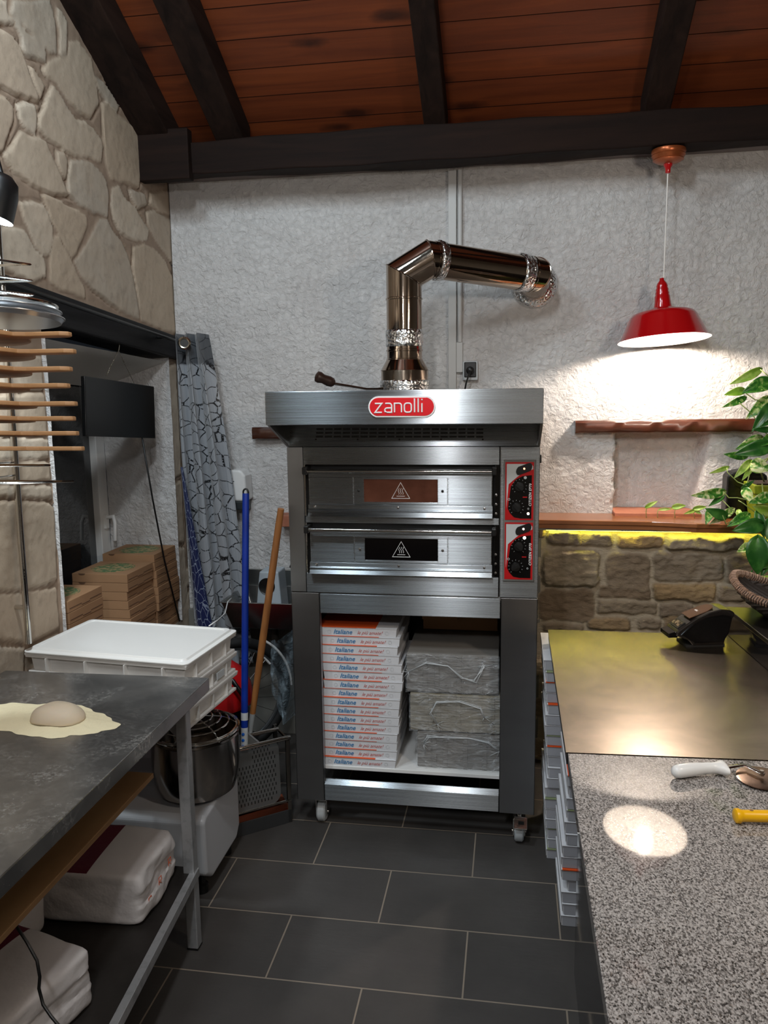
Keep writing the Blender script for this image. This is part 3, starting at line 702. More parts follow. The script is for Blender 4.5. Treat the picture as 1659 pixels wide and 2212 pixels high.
# control panels
zp = lambda py: P(1120, py, 'y', F - .01).z
px0, px1 = P(1087, 1120, 'y', F - .01).x, P(1156, 1120, 'y', F - .01).x
bx('control_backplate', M['steel_dk'], ov, px0, px1, F - .014, F, zp(1255), zp(993), bevel=.001)
for k, (t_, b_, lit) in enumerate(((zp(998), zp(1123), 0), (zp(1128), zp(1251), 1))):
    q0, q1 = px0 + .006, px1 - .007; H = t_ - b_; W = q1 - q0
    cp = bx('control_panel', M['red'], ov, q0, q1, F - .0155, F - .013, b_, t_, bevel=.0005)
    ORG[cp.name] = ORG[ov.name]
    fy = F - .0165
    def loc(u, v): return (q0 + u * W, b_ + v * H)
    def flat(poly, nm, mt, y0, y1):
        return MB().prism([loc(*p) for p in poly], lambda a, b, q: Vector((a, q, b)), y0, y1).build(nm, M[mt], cp)
    flat([(.05, .97), (.90, .97), (.97, .93), (.97, .88), (.55, .80), (.12, .62), (.05, .20)], 'grey_field', 'label_grey', fy, fy + .002)
    pts = [(.10, .20)] + [(.18 + .0, .12), (.32, .05), (.55, .03), (.93, .03), (.93, .78), (.60, .76), (.36, .70), (.20, .58)]
    flat(pts, 'black_field', 'black_gloss', fy - .0006, fy + .001)
    pill = []
    for t in range(16):
        an = 2 * PI * t / 16; u, v = .13 * math.cos(an) / 1.0, .075 * math.sin(an)
        u += .18 * (1 if math.cos(an) > 0 else -1); pill.append((.66 + u * .9, .885 + v + (u * .15)))
    sw = flat(pill, 'rocker_switch', 'black', fy - .003, fy)
    x, z = loc(.66, .89); MB().lathe([(0, 0), (.0035, 0), (.0035, .0015), (0, .002)], (x, fy - .003, z), 12, Matrix.Rotation(PI / 2, 4, 'X')).build('indicator_light', M['led_red' if k == 0 else 'led_white'], cp)
    x, z = loc(.70, .735); MB().lathe([(0, 0), (.0055, 0), (.0055, .0015), (0, .002)], (x, fy, z), 14, Matrix.Rotation(PI / 2, 4, 'X')).build('indicator_light', M['led_white' if k else 'label_grey'], cp)
    if k == 0:
        x, z = loc(.82, .115); MB().lathe([(0, 0), (.0045, 0), (.0045, .0015), (0, .002)], (x, fy, z), 14, Matrix.Rotation(PI / 2, 4, 'X')).build('indicator_light', M['led_white'], cp)
    for u, v, rot in ((.50, .585, .7), (.40, .225, -.5 if k else .9)):
        x, z = loc(u, v)
        kn = MB().lathe([(0, 0), (.0165, 0), (.0155, .011), (0, .012)], (x, fy, z), 24, Matrix.Rotation(PI / 2, 4, 'X'))
        r = Matrix.Translation((x, fy - .015, z)) @ Matrix.Rotation(rot, 4, 'Y')
        kn.box(-.016, .016, -.004, .006, -.005, .005, r)
        kn.build('knob', M['black'], cp, smooth=True)
        tk = MB()
        for j in range(11):
            an = math.radians(-50 + j * 28); a, b = x + .0235 * math.cos(an), z + .0235 * math.sin(an)
            tk.tube([(a, fy - .0008, b), (x + .0275 * math.cos(an), fy - .0008, z + .0275 * math.sin(an))], .0006, 4)
        tk.build('dial_marks', M['label_grey'], cp)
    x, z = loc(.14, .36); MB().lathe([(.003, 0), (.0045, 0), (.0045, .001), (.003, .001)], (x, fy - .0005, z), 14, Matrix.Rotation(PI / 2, 4, 'X')).build('round_symbol', M['label_grey'], cp)
    x, z = loc(.82, .20); MB().lathe([(.002, 0), (.0033, 0), (.0033, .001), (.002, .001)], (x, fy - .0005, z), 14, Matrix.Rotation(PI / 2, 4, 'X')).build('round_symbol', M['label_grey'], cp)
    x, z = loc(.62, .40); bx('thermometer_symbol', M['red'], cp, x, x + .016, fy - .0008, fy + .001, z - .002, z + .002, bevel=0)
def text_mesh(txt, size, shear=0., off=0., sp=1.0):
    c = bpy.data.curves.new('t', 'FONT'); c.body = txt; c.size = size; c.shear = shear; c.offset = off; c.resolution_u = 2; c.space_character = sp
    c.align_x = 'LEFT'; o = bpy.data.objects.new('t', c); COL.objects.link(o)
    bpy.context.view_layer.update(); dg = bpy.context.evaluated_depsgraph_get()
    me = bpy.data.meshes.new_from_object(o.evaluated_get(dg)); bpy.data.objects.remove(o); return me
def text_obj(name, me, mt, mtx, parent=None):
    me = me.copy(); me.transform(mtx)
    if parent: me.transform(Matrix.Translation(-ORG[parent.name]))
    me.materials.clear(); me.materials.append(mt)
    o = bpy.data.objects.new(name, me); COL.objects.link(o)
    if parent: o.parent = parent
    return o
RX = Matrix.Rotation(PI / 2, 4, 'X')
cps = [o for o in bpy.data.objects if o.name.startswith('control_panel')]
tm = text_mesh('CITIZEN EP70', .0125, .2, .0002, 1.12)
for cp, py in ((cps[0], 1094), (cps[1], 1222)):
    q = P(1145, py, 'y', F - .018)
    text_obj('lettering', tm, M['label_white'], Matrix.Translation((q.x + .004, F - .0178, q.z)) @ Matrix.Rotation(-PI / 2, 4, 'Y') @ RX, cp)
# ================================================================ HOOD
hd = thing('oven_hood', 'steel canopy hood with red zanolli badge on top of the oven', 'extractor hood', (-.37, F, 1.562))
G = 2.705; hz0, hz1 = 1.656, 1.772
bx('fascia', M['steel'], hd, OX0, OX1, G, G + .012, hz0, hz1)
bx('canopy_top', M['steel_dk'], hd, OX0, OX1, G + .012, 3.74, hz1 - .012, hz1)
for x0 in (OX0, OX1 - .010):
    MB().prism([(G + .012, hz0), (G + .012, hz1 - .012), (3.74, hz1 - .012), (3.74, 1.563), (F, 1.563)], lambda a, b, q: Vector((q, a, b)), x0, x0 + .010).build('side_panel', M['steel_dk'], hd, bevel=.0015)
MB().add([(OX0 + .01, F, 1.564), (OX1 - .01, F, 1.564), (OX1 - .01, F + .06, 1.762), (OX0 + .01, F + .06, 1.762)], [(0, 1, 2, 3)]).build('vent_panel', M['steel'], hd, solid=.003)
bx('canopy_floor', M['steel_dk'], hd, OX0 + .01, OX1 - .01, F + .0, 3.74, 1.5635, 1.568)
sl = MB()
for r in range(3):
    for c in range(19):
        py = 927 + r * 8.0
        q = P(684 + c * 19.15, py, 'y', F + .02 + .0); q2 = P(684 + c * 19.15 + 15.5, py, 'y', F + .02)
        zc = q.z; y = F + (zc - 1.564) * .06 / .198
        sl.box(q.x, q2.x, y - .003, y + .001, zc - .0032, zc + .0032)
sl.build('vent_slots', M['black'], hd)
bh = MB()
for c in range(5):
    q = P(683 + c * 90, 949, 'y', F + .01); y = F + (q.z - 1.564) * .3
    bh.lathe([(0, 0), (.0035, 0), (.0035, .003), (0, .003)], (q.x, y, q.z), 10, RX)
bh.build('rivets', M['black'], hd)
# badge with rounded monoline letters
a = P(796, 880, 'y', G); b = P(941, 876, 'y', G); zc = (P(868, 857, 'y', G).z + P(868, 900, 'y', G).z) / 2; Hh = .036
def stad(x0, x1, zc, r, y0, y1, nm, mt, par):
    pl = []
    for t in range(24):
        an = -PI / 2 + 2 * PI * t / 24 + .0001; pl.append(((x1 - r if math.cos(an) > 0 else x0 + r) + r * math.cos(an), zc + r * math.sin(an)))
    return MB().prism(pl, lambda u, v, q: Vector((u, q, v)), y0, y1).build(nm, M[mt], par, bevel=.0008)
bd = stad(a.x, b.x, zc, Hh, G - .006, G, 'badge', 'label_white', hd); ORG[bd.name] = ORG[hd.name]
stad(a.x + .005, b.x - .005, zc, Hh - .005, G - .0075, G - .005, 'badge_field', 'red_badge', bd)
Lw = .0205; lh = .030; zl = zc - .0185; x = a.x + .024
def arc(cx, cz, r, a0, a1, n=5): return [(cx + r * math.cos(math.radians(a0 + (a1 - a0) * i / n)), cz + r * math.sin(math.radians(a0 + (a1 - a0) * i / n))) for i in range(n + 1)]
W_ = .0235; r_ = .008
letters = {'z': [[(0, lh), (W_, lh), (0, 0), (W_, 0)]],
 'a': [[(.002, lh)] + arc(W_ - r_, lh - r_, r_, 90, 0) + [(W_, 0)] + arc(r_ * .8, r_ * .8, r_ * .8, 270, 180)[0:0] + [(r_ * .8, 0)] + arc(r_ * .9, r_ * .9, r_ * .9, 270, 90) + [(W_, 2 * r_ * .9)]],
 'n': [[(0, 0), (0, lh), (0, lh), ] + [(0.0001, lh)] + arc(W_ - r_, lh - r_, r_, 90, 0) + [(W_, 0)]],
 'o': [arc(W_ - r_, lh - r_, r_, 90, 0) + arc(W_ - r_, r_, r_, 0, -90) + arc(r_, r_, r_, 270, 180) + arc(r_, lh - r_, r_, 180, 90)],
 'l': [[(0, 0), (0, .046)]], 'i': [[(0, 0), (0, lh)], [(0, .040), (0, .0445)]]}
for ch in 'zanolli':
    mb = MB()
    for st_ in letters[ch]:
        pts = []
        for p_ in st_:
            v = Vector((x + p_[0] + p_[1] * 0, G - .0085, zl + p_[1]))
            if not pts or (v - pts[-1]).length > .0006: pts.append(v)
        n0 = len(mb.v); mb.tube(pts, .0026, 8, closed=(ch == 'o'))
    mb.build('badge_letter', M['label_white'], bd, smooth=True)
    x += {'z': .0335, 'a': .0335, 'n': .0335, 'o': .0345, 'l': .0125, 'i': .01}[ch]
# ================================================================ FLUE
fl = thing('flue_pipe', 'polished steel flue pipe bending from the hood to the wall', 'flue pipe', (-.449, 3.4, 1.772))
R_ = .074; A0 = Vector((-.449, 3.4, 1.775)); A1 = Vector((-.449, 3.4, 2.242)); A2 = Vector((-.343, 3.405, 2.302)); A3 = Vector((.087, 3.665, 2.262)); A4 = Vector((.094, 3.862, 2.236))
MB().lathe([(.100, 1.775), (.100, 1.85), (.102, 1.853), (.100, 1.856), (.078, 1.895), (.0745, 1.900)], (-.449, 3.4, 0), 48).build('reducer', M['duct'], fl, smooth=True)
fp_ = MB().tube([(-.449, 3.4, 1.895), A1, A2, A3, A4], R_, 48); pipe_ = fp_.build('pipe', M['duct'], fl, smooth=True)
for e_ in pipe_.data.edges:
    i_, j_ = e_.vertices
    if i_ // 48 == j_ // 48 and 0 < i_ // 48 < 4: e_.use_edge_sharp = True
for k_ in (1, 2, 3): MB().tube(fp_.v[k_ * 48:(k_ + 1) * 48], .0028, 6, closed=True).build('joint_bead', M['duct'], fl, smooth=True)
for z in (1.897, 1.935, 2.008, 2.145): MB().lathe([(R_, z - .005), (R_ + .003, z - .003), (R_ + .003, z + .003), (R_, z + .005)], (-.449, 3.4, 0), 48).build('bead', M['duct'], fl, smooth=True)
def ringat(c, d, r, w, nm, mt, wob=0):
    q = Vector(d).normalized().to_track_quat('Z', 'Y').to_matrix().to_4x4(); mb = MB(); pr = []
    k = 6 if wob else 2
    mb.lathe([(r - .001, -w)] + [(r + .0015 + (random.random() * wob if wob else 0), -w + 2 * w * i / k) for i in range(k + 1)] + [(r - .001, w)], c, 56 if wob else 48, q)
    if wob:
        for v in mb.v: v += (v - Vector(c)).normalized() * (random.random() - .5) * wob * .8
    return mb.build(nm, M[mt], fl, smooth='all' if wob else True)
bis1 = (Vector((0, 0, 1)) + (A2 - A1).normalized()); bis2 = (A2 - A1).normalized() + (A3 - A2).normalized()
ringat(Vector((-.449, 3.4, 1.985)), (0, 0, 1), R_, .034, 'foil_tape', 'foil', .004)
ringat(Vector((-.449, 3.4, 1.790)), (0, 0, 1), .1005, .022, 'foil_tape', 'foil', .004)
dd = (A3 - A2).normalized()
ringat(A2 + dd * .045, dd, R_ + .0015, .016, 'foil_tape', 'foil', .005)
ringat(A3 - dd * .055, dd, R_ + .0015, .024, 'foil_tape', 'foil', .005)
ringat(A3 - dd * .012, dd, R_ + .001, .004, 'bead', 'duct')
ringat(A2 + dd * .02, dd, R_ + .001, .003, 'bead', 'duct')
d4 = (A4 - A3).normalized()
q4 = (0, 1, 0)
MB().lathe([(R_, .0), (R_ + .012, .004), (R_ + .030, .022), (R_ + .034, .04)], (.094, 3.83, 2.243), 48, Vector((0, 1, 0)).to_track_quat('Z', 'X').to_matrix().to_4x4()).build('wall_rosette', M['foil'], fl, smooth='all')
# ================================================================ WALL FITTINGS
co = thing('wall_conduit', 'white twin cable conduit running down the back wall', 'conduit', (-.26, 3.86, 1.2))
M['trunk'] = pm('painted_trunking', 'c4c4c2', .5)
bx('wide_trunking', M['trunk'], co, -.300, -.262, 3.842, 3.875, 1.2, 2.76, bevel=.003)
MB().tube([(-.246, 3.852, 2.76), (-.246, 3.852, 1.99)], .011, 12).build('narrow_trunking', M['trunk'], co, smooth=True)
bx('lower_trunking', M['trunk'], co, -.262, -.232, 3.845, 3.875, 1.85, 1.99, bevel=.003)
so = thing('power_socket', 'black framed wall socket with a plug beside the conduit', 'socket', (-.195, 3.85, 1.81))
bx('frame', M['label_grey'], so, -.232, -.160, 3.838, 3.87, 1.812, 1.903, bevel=.006)
bx('insert', M['black'], so, -.224, -.168, 3.832, 3.845, 1.826, 1.897, bevel=.004)
pl = MB().lathe([(0, 0), (.019, 0), (.017, .03), (.008, .036), (0, .036)], (-.196, 3.833, 1.858), 18, RX).build('plug', M['black'], so, smooth=True); ORG[pl.name] = ORG[so.name]
MB().tube([(-.196, 3.80, 1.857), (-.199, 3.79, 1.84), (-.212, 3.79, 1.80), (-.222, 3.80, 1.75), (-.225, 3.835, 1.6)], .004, 8).build('cable', M['black'], so, smooth=True)
def mantel(x0, x1, z0, z1, d, nm, label, z0b=None, z1b=None):
    n = 24; vs = []; fs = []
    for i in range(n + 1):
        t = i / n; x = x0 + (x1 - x0) * t; w_ = .003 * math.sin(i * 1.3) + .002 * math.sin(i * 3.1)
        za, zb_ = z0 + ((z0b or z0) - z0) * t, z1 + ((z1b or z1) - z1) * t
        for y, z in ((3.90, za), (3.87 - d + w_, za + .003 + abs(w_)), (3.865 - d + w_, za + .012), (3.865 - d - w_, zb_ - .010), (3.872 - d, zb_), (3.90, zb_ + w_ * .3)): vs.append((x, y, z))
    for i in range(n):
        for j in range(6): fs.append((i * 6 + j, i * 6 + (j + 1) % 6, i * 6 + 6 + (j + 1) % 6, i * 6 + 6 + j))
    fs += [tuple(range(6)), tuple(n * 6 + j for j in range(6))[::-1]]
    return tag(MB().add(vs, fs).build(nm, M['mantel'], None, smooth=True), label, 'wooden lintel')
mantel(.292, 1.085, 1.560, 1.620, .05, 'mantel_beam', 'red-brown wooden lintel above the lit wall niche', 1.562, 1.624)
mantel(-1.268, -.62, 1.537, 1.598, .05, 'mantel_beam', 'dark brown wooden lintel end left of the oven hood')
tag(bx('wall_shelf', M['terracotta'], None, -1.135, -.45, 3.78, 3.88, 1.108, 1.166, bevel=.004), 'terracotta shelf end on the wall left of the oven', 'shelf')
# ledge shelf with LED strip
ls = thing('ledge_shelf', 'varnished wooden shelf capping the rubble stone wall', 'shelf', (.9, 3.75, 1.12))
q0 = [(.118, 3.655), (.62, 3.645), (.80, 3.60), (2.75, 3.55), (2.75, 3.875), (.118, 3.875)]
q1 = [(.118, 3.665), (.62, 3.655), (.80, 3.61), (2.75, 3.56), (2.75, 3.875), (.118, 3.875)]
MB().prism(q0, lambda a, b, d: Vector((a, b, d)), 1.160, 1.180).build('shelf_board', M['shelfwood'], ls, bevel=.003)
MB().prism(q1, lambda a, b, d: Vector((a, b, d)), 1.139, 1.160).build('under_board', M['shelfwood'], ls, bevel=.002)
bx('led_strip', M['led_strip'], ls, .16, 2.6, 3.668, 3.676, 1.130, 1.1385, bevel=0)
# ================================================================ LAMPS
YL = 3.66
pd = thing('pendant_lamp', 'red enamel pendant lamp hanging from the beam over the niche', 'pendant lamp', (.632, YL, 1.965))
MB().lathe([(0, 2.745), (.068, 2.745), (.070, 2.735), (.066, 2.726), (.068, 2.722), (.060, 2.708), (.062, 2.704), (.045, 2.694), (.016, 2.688), (0, 2.688)], (.632, YL, 0), 40).build('ceiling_rose', pm('copper_rose', 'a85a32', .3, .6), pd, smooth=True)
MB().lathe([(.019, 2.690), (.018, 2.682), (.012, 2.672), (.010, 2.652), (0, 2.650)], (.632, YL, 0), 24).build('cord_grip', M['red_enamel'], pd, smooth=True)
MB().tube([(.632, YL, 2.66), (.632, YL, 2.21)], .0026, 8).build('cord', M['enamel_white'], pd, smooth=True)
LT = Matrix.Translation((.624, YL, 2.225)) @ Matrix.Rotation(math.radians(-5), 4, 'X') @ Matrix.Rotation(math.radians(-3.2), 4, 'Y')
def lamp_part(nm, pr, mt, n=72):
    MB().lathe([(r, z - 2.225) for r, z in pr], LT.translation, n, LT.to_3x3().to_4x4()).build(nm, mt, pd, smooth=True)
lamp_part('lamp_shade', [(0, 2.228), (.009, 2.228), (.010, 2.218), (.020, 2.206), (.024, 2.194), (.023, 2.188), (.027, 2.180), (.026, 2.172), (.029, 2.164), (.028, 2.158), (.032, 2.150), (.033, 2.128), (.037, 2.104), (.056, 2.098), (.062, 2.092), (.108, 2.086), (.128, 2.078), (.140, 2.062), (.180, 1.976), (.190, 1.966)], M['red_enamel'])
lamp_part('shade_lining', [(.190, 1.966), (.178, 1.976), (.138, 2.059), (.126, 2.074), (.106, 2.082), (0, 2.084)], M['enamel_white'])
lamp_part('socket', [(0, 2.083), (.018, 2.083), (.018, 2.060), (0, 2.060)], M['white_pl'], 20)
lamp_part('bulb', [(.010, 2.062), (.020, 2.050), (.028, 2.034), (.029, 2.022), (.024, 2.006), (.013, 1.996), (0, 1.994)], M['bulb'], 28)
cl = thing('spot_lamp', 'black cylindrical spot lamp at the left edge above the peel rack', 'spot lamp', (-1.50, 2.2, 2.24))
ax = Matrix.Rotation(math.radians(-10), 4, 'X') @ Matrix.Rotation(math.radians(14), 4, 'Y')
c = P(-20, 470, 'y', 2.12)
MB().lathe([(.058, -.0), (.056, .07), (.048, .105), (.030, .122), (0, .128)], c, 40, ax).build('lamp_shade', M['black'], cl, smooth=True)
MB().lathe([(0, .012), (.055, .012), (.058, 0)], c, 40, ax).build('light_disc', M['cool_lamp'], cl)
MB().tube([tuple(c + ax @ Vector((0, 0, .12))), tuple(c + Vector((-.03, .05, .30))), (-1.64, c.y + .08, c.z + .34)], .008, 10).build('arm', M['black'], cl, smooth=True)
sp = bpy.data.lights.new('spot_lamp_light', 'SPOT'); sp.energy = 40; sp.color = (.84, .94, 1); sp.spot_size = math.radians(125); sp.spot_blend = .5; sp.shadow_soft_size = .045
so_ = bpy.data.objects.new('spot_lamp_light', sp); COL.objects.link(so_); so_.location = c + Vector((0, 0, -.02)); so_.rotation_euler = ax.to_euler()
# ================================================================ COUNTER (right)
GZ = .84
ORG_ = None
gp = MB(); gp.prism([(.152, -.6), (1.9, -.6), (1.9, 2.025), (.9, 2.025), (.152, 1.995)], lambda a, b, d: Vector((a, b, d)), GZ - .032, GZ)
tag(gp.build('granite_worktop', M['granite'], None, bevel=.002), 'grey speckled granite worktop in the right foreground', 'worktop')
sh = MB(); sh.prism([(.148, 1.999), (.899, 2.031), (.843, 2.69), (.811, 3.083), (.148, 3.078)], lambda a, b, d: Vector((a, b, d)), GZ - .004, GZ + .0005)
cs = thing('steel_counter', 'brushed steel counter top between the granite and the rubble wall', 'counter', (.5, 2.5, 0))
sh.build('top_sheet', M['steeltop'], cs)
MB().prism([(.150, 2.003), (.897, 2.035), (.841, 2.69), (.809, 3.078), (.150, 3.074)], lambda a, b, d: Vector((a, b, d)), GZ - .034, GZ - .004).build('under_board', M['black'], cs)
for x, y in ((.62, 3.03), (.62, 2.45)): bx('leg', M['alu'], cs, x, x + .04, y, y + .04, 0, GZ - .034)
cb_ = thing('counter_cabinet', 'glossy black cabinet under the granite worktop', 'cabinet', (.9, 1, 0))
bx('carcass', M['cab'], cb_, .212, 1.88, -.55, 1.0, 0, GZ - .033, bevel=.0015)
bx('end_panel', M['cab'], cb_, .207, .86, 1.004, 2.27, 0, GZ - .036, bevel=.0015)
# raised bar behind the sheet
rb = MB(); rb.prism([(.903, 2.032), (2.2, 2.032), (2.2, 3.09), (.8125, 3.09), (.845, 2.69)], lambda a, b, d: Vector((a, b, d)), 0, .930)
rbt = thing('raised_bar', 'raised black glossy bar top at the right edge', 'bar', (1.3, 3, 0))
rb.build('bar_body', M['cab'], rbt, bevel=.002)
MB().prism([(.897, 2.03), (2.2, 2.03), (2.2, 3.10), (.8055, 3.10), (.838, 2.69)], lambda a, b, d: Vector((a, b, d)), .930, .946).build('bar_top', M['bartop'], rbt, bevel=.003)
# pizza cutter
pc = thing('pizza_cutter', 'pizza wheel with white handle lying on the granite', 'pizza cutter', (.45, 1.88, GZ))
def along(pts, rs_, nm, mt, par, n=20, flat=1.0, smooth=True):
    pts = [Vector(p) for p in pts]; vs = []; fs = []
    for i, p_ in enumerate(pts):
        d = (pts[min(i + 1, len(pts) - 1)] - pts[max(i - 1, 0)]).normalized(); s_ = d.cross(Vector((0, 0, 1))).normalized(); u_ = s_.cross(d)
        rw, rh = rs_[i] if isinstance(rs_[i], tuple) else (rs_[i], rs_[i] * flat)
        for j in range(n): vs.append(p_ + s_ * rw * math.cos(2 * PI * j / n) + u_ * rh * math.sin(2 * PI * j / n))
    for i in range(len(pts) - 1):
        for j in range(n): fs.append((i * n + j, i * n + (j + 1) % n, i * n + n + (j + 1) % n, i * n + n + j))
    fs += [tuple(range(n)), tuple((len(pts) - 1) * n + j for j in range(n))[::-1]]
    return MB().add(vs, fs).build(nm, mt, par, smooth=smooth)
h0 = P(1452, 1668, 'z', GZ + .018); h1 = P(1568, 1658, 'z', GZ + .018); dv = h1 - h0
spec = [(0, .003, .003), (.015, .009, .009), (.06, .0145, .0145), (.15, .0165, .0165), (.35, .0165, .0165), (.52, .0145, .015), (.62, .0118, .014), (.68, .0135, .014), (.74, .0118, .0135), (.82, .013, .014), (.90, .021, .015), (.95, .028, .015), (.985, .029, .013), (1.0, .025, .010)]
sd_ = Vector((dv.y, -dv.x, 0)).normalized()
along([h0 + dv * t + sd_ * .005 * math.sin(t * PI) * -1 for t, a, b in spec], [(a, b) for t, a, b in spec], 'handle', M['white_pl'], pc, 28)
wc = P(1645, 1677, 'z', GZ + .012)
fp = [h1 - dv * .02, h1 + dv * .15 + Vector((0, 0, .002)), h1 + dv * .35 + Vector((0, 0, .003)), wc + Vector((0, 0, .008)), wc + dv * .04 + Vector((0, 0, .007))]
along(fp, [(.0075, .002), (.008, .002), (.006, .002), (.006, .002), (.005, .002)], 'fork', M['chrome'], pc, 12)
MB().lathe([(0, -.001), (.052, -.001), (.056, 0), (.052, .001), (0, .001)], wc + Vector((0, 0, -.004)), 56, Matrix.Rotation(.04, 4, 'X')).build('wheel', pm('worn_wheel_steel', 'a08878', .28, 1., var=(30, '6e5a4e', .4, .7)), pc, smooth=True)
MB().lathe([(0, .006), (.005, .006), (.005, 0), (.0065, 0), (.0065, -.006), (0, -.006)], wc + Vector((0, 0, .009)), 6).build('bolt', M['chrome'], pc)
yk = thing('yellow_handled_tool', 'tool with a yellow plastic handle at the right edge of the granite', 'kitchen tool', (.55, 1.69, GZ))
y0 = P(1586, 1762, 'z', GZ + .016); y1 = P(1664, 1763, 'z', GZ + .016); dv = (y1 - y0).normalized(); L_ = .15
ym = pm('yellow_plastic', 'f0b40c', .35)
along([y0 + dv * t for t in (0, .003, .010, .014, .020, .06, .12, .15)], [(.012, .011), (.0165, .015), (.017, .0155), (.014, .013), (.0125, .0125), (.0135, .0125), (.0135, .0125), (.010, .010)], 'handle', ym, yk, 24)
MB().lathe([(.0, .0005), (.0042, .0005)], y0 + dv * .036 + Vector((0, .001, .0122)), 16, Matrix.Rotation(0, 4, 'X')).build('hanging_hole', pm('yellow_hole_shadow', '8a5c06', .6), yk)
along([y0 + dv * t for t in (.148, .17, .25)], [(.004, .003), (.012, .001), (.018, .0008)], 'blade', M['chrome'], yk, 12)
# bag sealer
bs = thing('tape_dispenser', 'black desktop tape dispenser on the steel counter', 'tape dispenser', (.60, 3.0, GZ))
sx = Matrix.Translation((.690, 2.975, GZ)) @ Matrix.Rotation(math.radians(12), 4, 'Z') @ Matrix.Scale(.86, 4)
pro = [(-.125, .050), (-.128, .062), (-.118, .074), (-.085, .098), (-.04, .128), (.01, .150), (.06, .160), (.10, .156), (.118, .146), (.122, .135), (.112, .120), (.108, .100), (.100, .055), (.085, .030), (.080, .006), (-.055, .006), (-.075, .030)]
MB().prism(pro, lambda a, b, d: sx @ Vector((a, d, b)), -.055, .055).build('housing', pm('dispenser_housing', '1c1816', .22, Coat_Weight=.5), bs, bevel=.006)
sidep = [(-.110, .055), (-.06, .100), (.00, .128), (.07, .138), (.105, .130), (.100, .098), (.096, .060), (.075, .022), (-.05, .018)]
for s_ in (-1, 1): MB().prism(sidep, lambda a, b, d: sx @ Vector((a, d * s_, b)), .055, .060).build('side_cover', M['black_gloss'], bs, bevel=.003)
MB().box(-.08, .085, -.05, .05, 0, .008, sx).build('rubber_foot', M['rubber'], bs)
up = math.atan2(.150 - .098, .095)
tp = sx @ Matrix.Translation((-.010, 0, .1415)) @ Matrix.Rotation(-.36, 4, 'Y')
pts = [(-.062, -.040), (.02, -.040), (.050, -.028), (.060, 0), (.050, .028), (.02, .040), (-.062, .040)]
vn = MB().prism(pts, lambda a, b, d: tp @ Vector((a, b, d)), .0, .004).build('label_window', pm('amber_label', '5a3c28', .2, Coat_Weight=.6), bs, bevel=.001); ORG[vn.name] = ORG[bs.name]
text_obj('lettering', text_mesh('elec', .016, .15, .0004), M['label_white'], tp @ Matrix.Translation((-.012, .018, .0045)) @ Matrix.Rotation(-PI / 2, 4, 'Z'), vn)
tq = sx @ Matrix.Translation((-.100, 0, .090)) @ Matrix.Rotation(-.66, 4, 'Y')
MB().box(-.020, .020, -.040, .040, -.002, .003, tq).build('tape_slot', M['black'], bs)
MB().box(-.012, .012, -.034, .034, .002, .005, tq).build('cutter_plate', pm('cutter_plate_metal', 'b0a090', .25, 1., var=(60, '403830', .45, .55)), bs)
MB().prism([(-.155, .040), (-.118, .040), (-.110, .062), (-.128, .066), (-.155, .058)], lambda a, b, d: sx @ Vector((a, d, b)), -.045, .045).build('tape_lip', M['black_gloss'], bs, bevel=.002)
# ================================================================ BASKET, POT, PLANT
bk = thing('wicker_basket', 'dark woven wicker boat-shaped basket on the raised bar', 'basket', (1.045, 2.915, .946))
def basket_r(a, t):
    return None
mb = MB(); vs = []; fs = []; NA, NT_ = 72, 12
rim = []
for i in range(NA):
    an = 2 * PI * i / NA; ca, sa = math.cos(an), math.sin(an)
    lift = .055 * abs(ca) ** 3
    for k in range(NT_ + 1):
        t = k / NT_; rr = .55 + .45 * math.sin(t * PI / 2); wv_ = .0035 * (1 if (i // 1 + k) % 2 else -1)
        vs.append((1.045 + (.27 * rr + wv_) * ca, 2.915 + (.15 * rr + wv_) * sa, .948 + (.075 + lift) * t + 0))
    rim.append((1.045 + .272 * ca, 2.915 + .152 * sa, .948 + .075 + lift))
for i in range(NA):
    for k in range(NT_): a = i * (NT_ + 1) + k; b = ((i + 1) % NA) * (NT_ + 1) + k; fs.append((a, b, b + 1, a + 1))
fs.append(tuple(i * (NT_ + 1) for i in range(NA)))
bkr = Matrix.Translation((1.045, 2.915, 0)) @ Matrix.Rotation(math.radians(-38), 4, 'Z') @ Matrix.Translation((-1.045, -2.915, 0))
vs = [bkr @ Vector(v) for v in vs]; rim = [bkr @ Vector(v) for v in rim]
mb.add(vs, fs).build('woven_body', M['wicker'], bk, solid=.008)
MB().tube(rim, .010, 8, closed=True).build('rim_core', M['wicker'], bk, smooth=True)
bl = MB(); nb = 150
cpts = []
for i in range(nb * 6):
    f = i / 6 / nb * NA; a = rim[int(f) % NA]; b = rim[(int(f) + 1) % NA]; c_ = a.lerp(b, f - int(f)); tg_ = (b - a).normalized(); s_ = tg_.cross(Vector((0, 0, 1))).normalized(); u_ = s_.cross(tg_)
    an = 2 * PI * i / 6; cpts.append(c_ + s_ * .0125 * math.cos(an) + u_ * .0125 * math.sin(an))
bl.tube(cpts, .0032, 5, closed=True).build('rim_braid', M['wicker_l'], bk, smooth=True)
bo = thing('black_speaker', 'black arch-topped box on the ledge shelf behind the green pot', 'speaker', (.97, 3.72, 1.18))
pl_ = []
xa, xb = P(1568, 1100, 'y', 3.75).x, P(1568, 1100, 'y', 3.75).x + .17
for t in range(13):
    an = PI - PI * t / 12; pl_.append(((xa + xb) / 2 + (xb - xa) / 2 * math.cos(an), 1.365 + .035 * math.sin(an)))
pl_ = [(xa, 1.182)] + pl_ + [(xb, 1.182)]
MB().prism(pl_, lambda a, b, d: Vector((a, d, b)), 3.752, 3.84).build('cabinet', M['black'], bo, bevel=.006)
